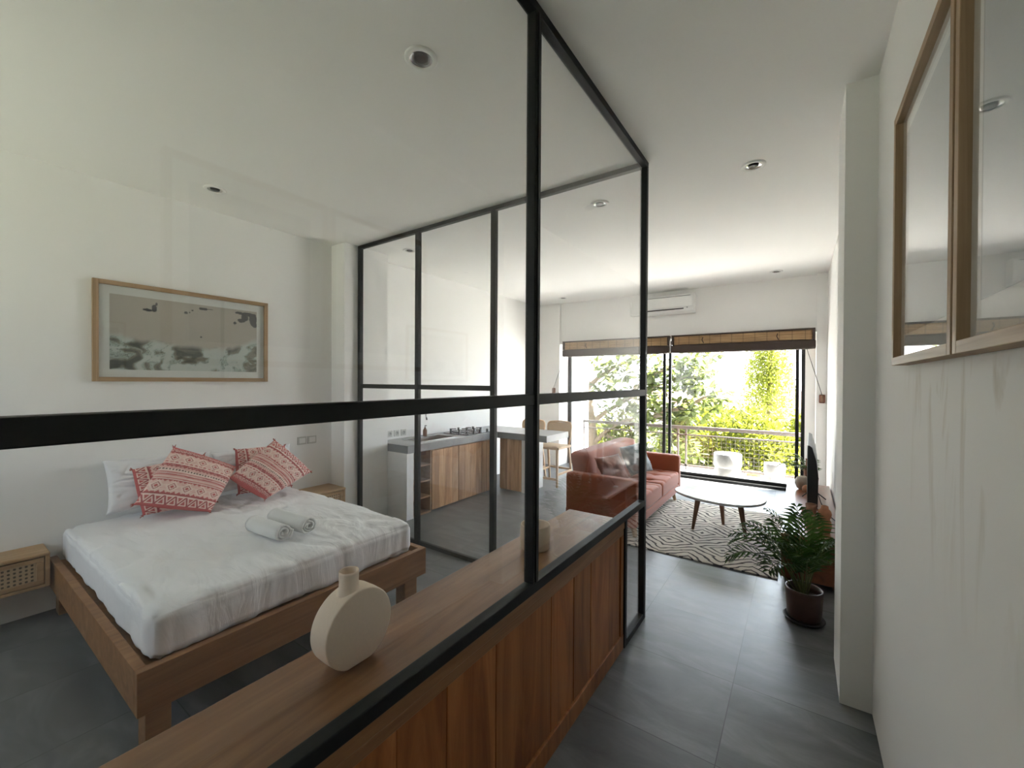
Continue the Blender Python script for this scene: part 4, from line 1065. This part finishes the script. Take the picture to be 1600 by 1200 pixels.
obj('walls', MB().box(-9.5, 2.5, 29, 34, -3.2, .10), M['housewall'], hs)
obj('roof', MB().prism([(28.6,.10),(34.4,.10),(31.5,1.05)], 0, -9.9, 2.9), M['roof'], hs)
tag(obj('overhead_cable', MB().tube([(-14+28*i/20, 12.6, .60-.35*(1-((i-10)/10)**2)) for i in range(21)], .012, 6), M['cord'], None), 'thin overhead cable sagging across the garden above the railing', 'cable')

# ------------------------------------------------------------------ daylight
w = bpy.data.worlds.new('sky'); scene.world = w; w.use_nodes = True; t = w.node_tree; t.nodes.clear()
wo = N(t, 'ShaderNodeOutputWorld'); bg = N(t, 'ShaderNodeBackground')
tc = N(t, 'ShaderNodeTexCoord'); sep = N(t, 'ShaderNodeSeparateXYZ'); t.links.new(tc.outputs['Generated'], sep.inputs[0])
# hazy bright sky: whitish all round, a broad glow about the veiled sun on the window side
dot = N(t, 'ShaderNodeVectorMath', operation='DOT_PRODUCT'); t.links.new(tc.outputs['Generated'], dot.inputs[0])
sd = Vector((.35, .80, .48)).normalized(); dot.inputs[1].default_value = sd
g = math_(t, 'POWER', math_(t, 'MAXIMUM', dot.outputs['Value'], 0.0), 5.0)
up = math_(t, 'MAXIMUM', sep.outputs[2], 0.0)
colr = ramp(t, up, [(0, (.97,.98,1.0)), (.18, (.80,.90,1.0)), (1, (.62,.78,1.0))])
bk_ = N(t, 'ShaderNodeMapRange', clamp=True); t.links.new(sep.outputs[1], bk_.inputs[0]); bk_.inputs[1].default_value = -.6; bk_.inputs[2].default_value = .3; bk_.inputs[3].default_value = 1.3; bk_.inputs[4].default_value = 3.0
st = math_(t, 'MULTIPLY_ADD', g, 5.0, bk_.outputs[0])
t.links.new(colr, bg.inputs[0]); t.links.new(st, bg.inputs[1]); t.links.new(bg.outputs[0], wo.inputs[0])
sl = bpy.data.lights.new('sun', 'SUN'); sl.energy = 50; sl.angle = math.radians(3); sl.color = (1,.95,.88)
so_ = bpy.data.objects.new('sun', sl); COL.objects.link(so_); so_.location = (8, 16, 12)
so_.rotation_euler = Vector((-.62,-.33,-.72)).to_track_quat('-Z', 'Y').to_euler()
for nm, loc, rot, sx, sy in (('window_light_portal', (-1.84, 7.47, 1.15), (PI/2, 0, PI), 3.8, 2.3), ('rear_window_light_portal', (-3.2, NY-.22, 1.85), (PI/2, 0, 0), 1.5, 1.7)):
    l = bpy.data.lights.new(nm, 'AREA'); l.shape = 'RECTANGLE'; l.size = sx; l.size_y = sy
    try: l.cycles.is_portal = True
    except Exception: pass
    o = bpy.data.objects.new(nm, l); COL.objects.link(o); o.location = loc
    d = Vector((0, -1, 0)) if loc[1] > 0 else Vector((0, 1, 0))
    o.rotation_euler = d.to_track_quat('-Z', 'Z').to_euler()

# ------------------------------------------------------------------ camera
cam = bpy.data.cameras.new('camera'); co = bpy.data.objects.new('camera', cam); COL.objects.link(co); scene.camera = co
cam.sensor_fit = 'HORIZONTAL'; cam.sensor_width = 36; cam.lens = 648.64/1600*36; cam.clip_start = .02; cam.clip_end = 300
RM = Matrix(((.82161616,-.00834797,.56998), (.57001541,.0025334,-.8216301), (.00541496,.99996195,.00683996)))
m4 = RM.to_4x4(); m4.translation = (0,0,1.6); co.matrix_world = m4
vs = scene.view_settings; vs.view_transform = 'Standard'; vs.look = 'None'; vs.gamma = 1; vs.use_curve_mapping = False; vs.exposure = 1.6
c = scene.cycles
c.max_bounces = 14; c.diffuse_bounces = 8; c.glossy_bounces = 6; c.transmission_bounces = 6; c.transparent_max_bounces = 32
c.use_denoising = True; c.denoiser = 'OPENIMAGEDENOISE'; c.sample_clamp_indirect = 8; c.caustics_reflective = False; c.caustics_refractive = False
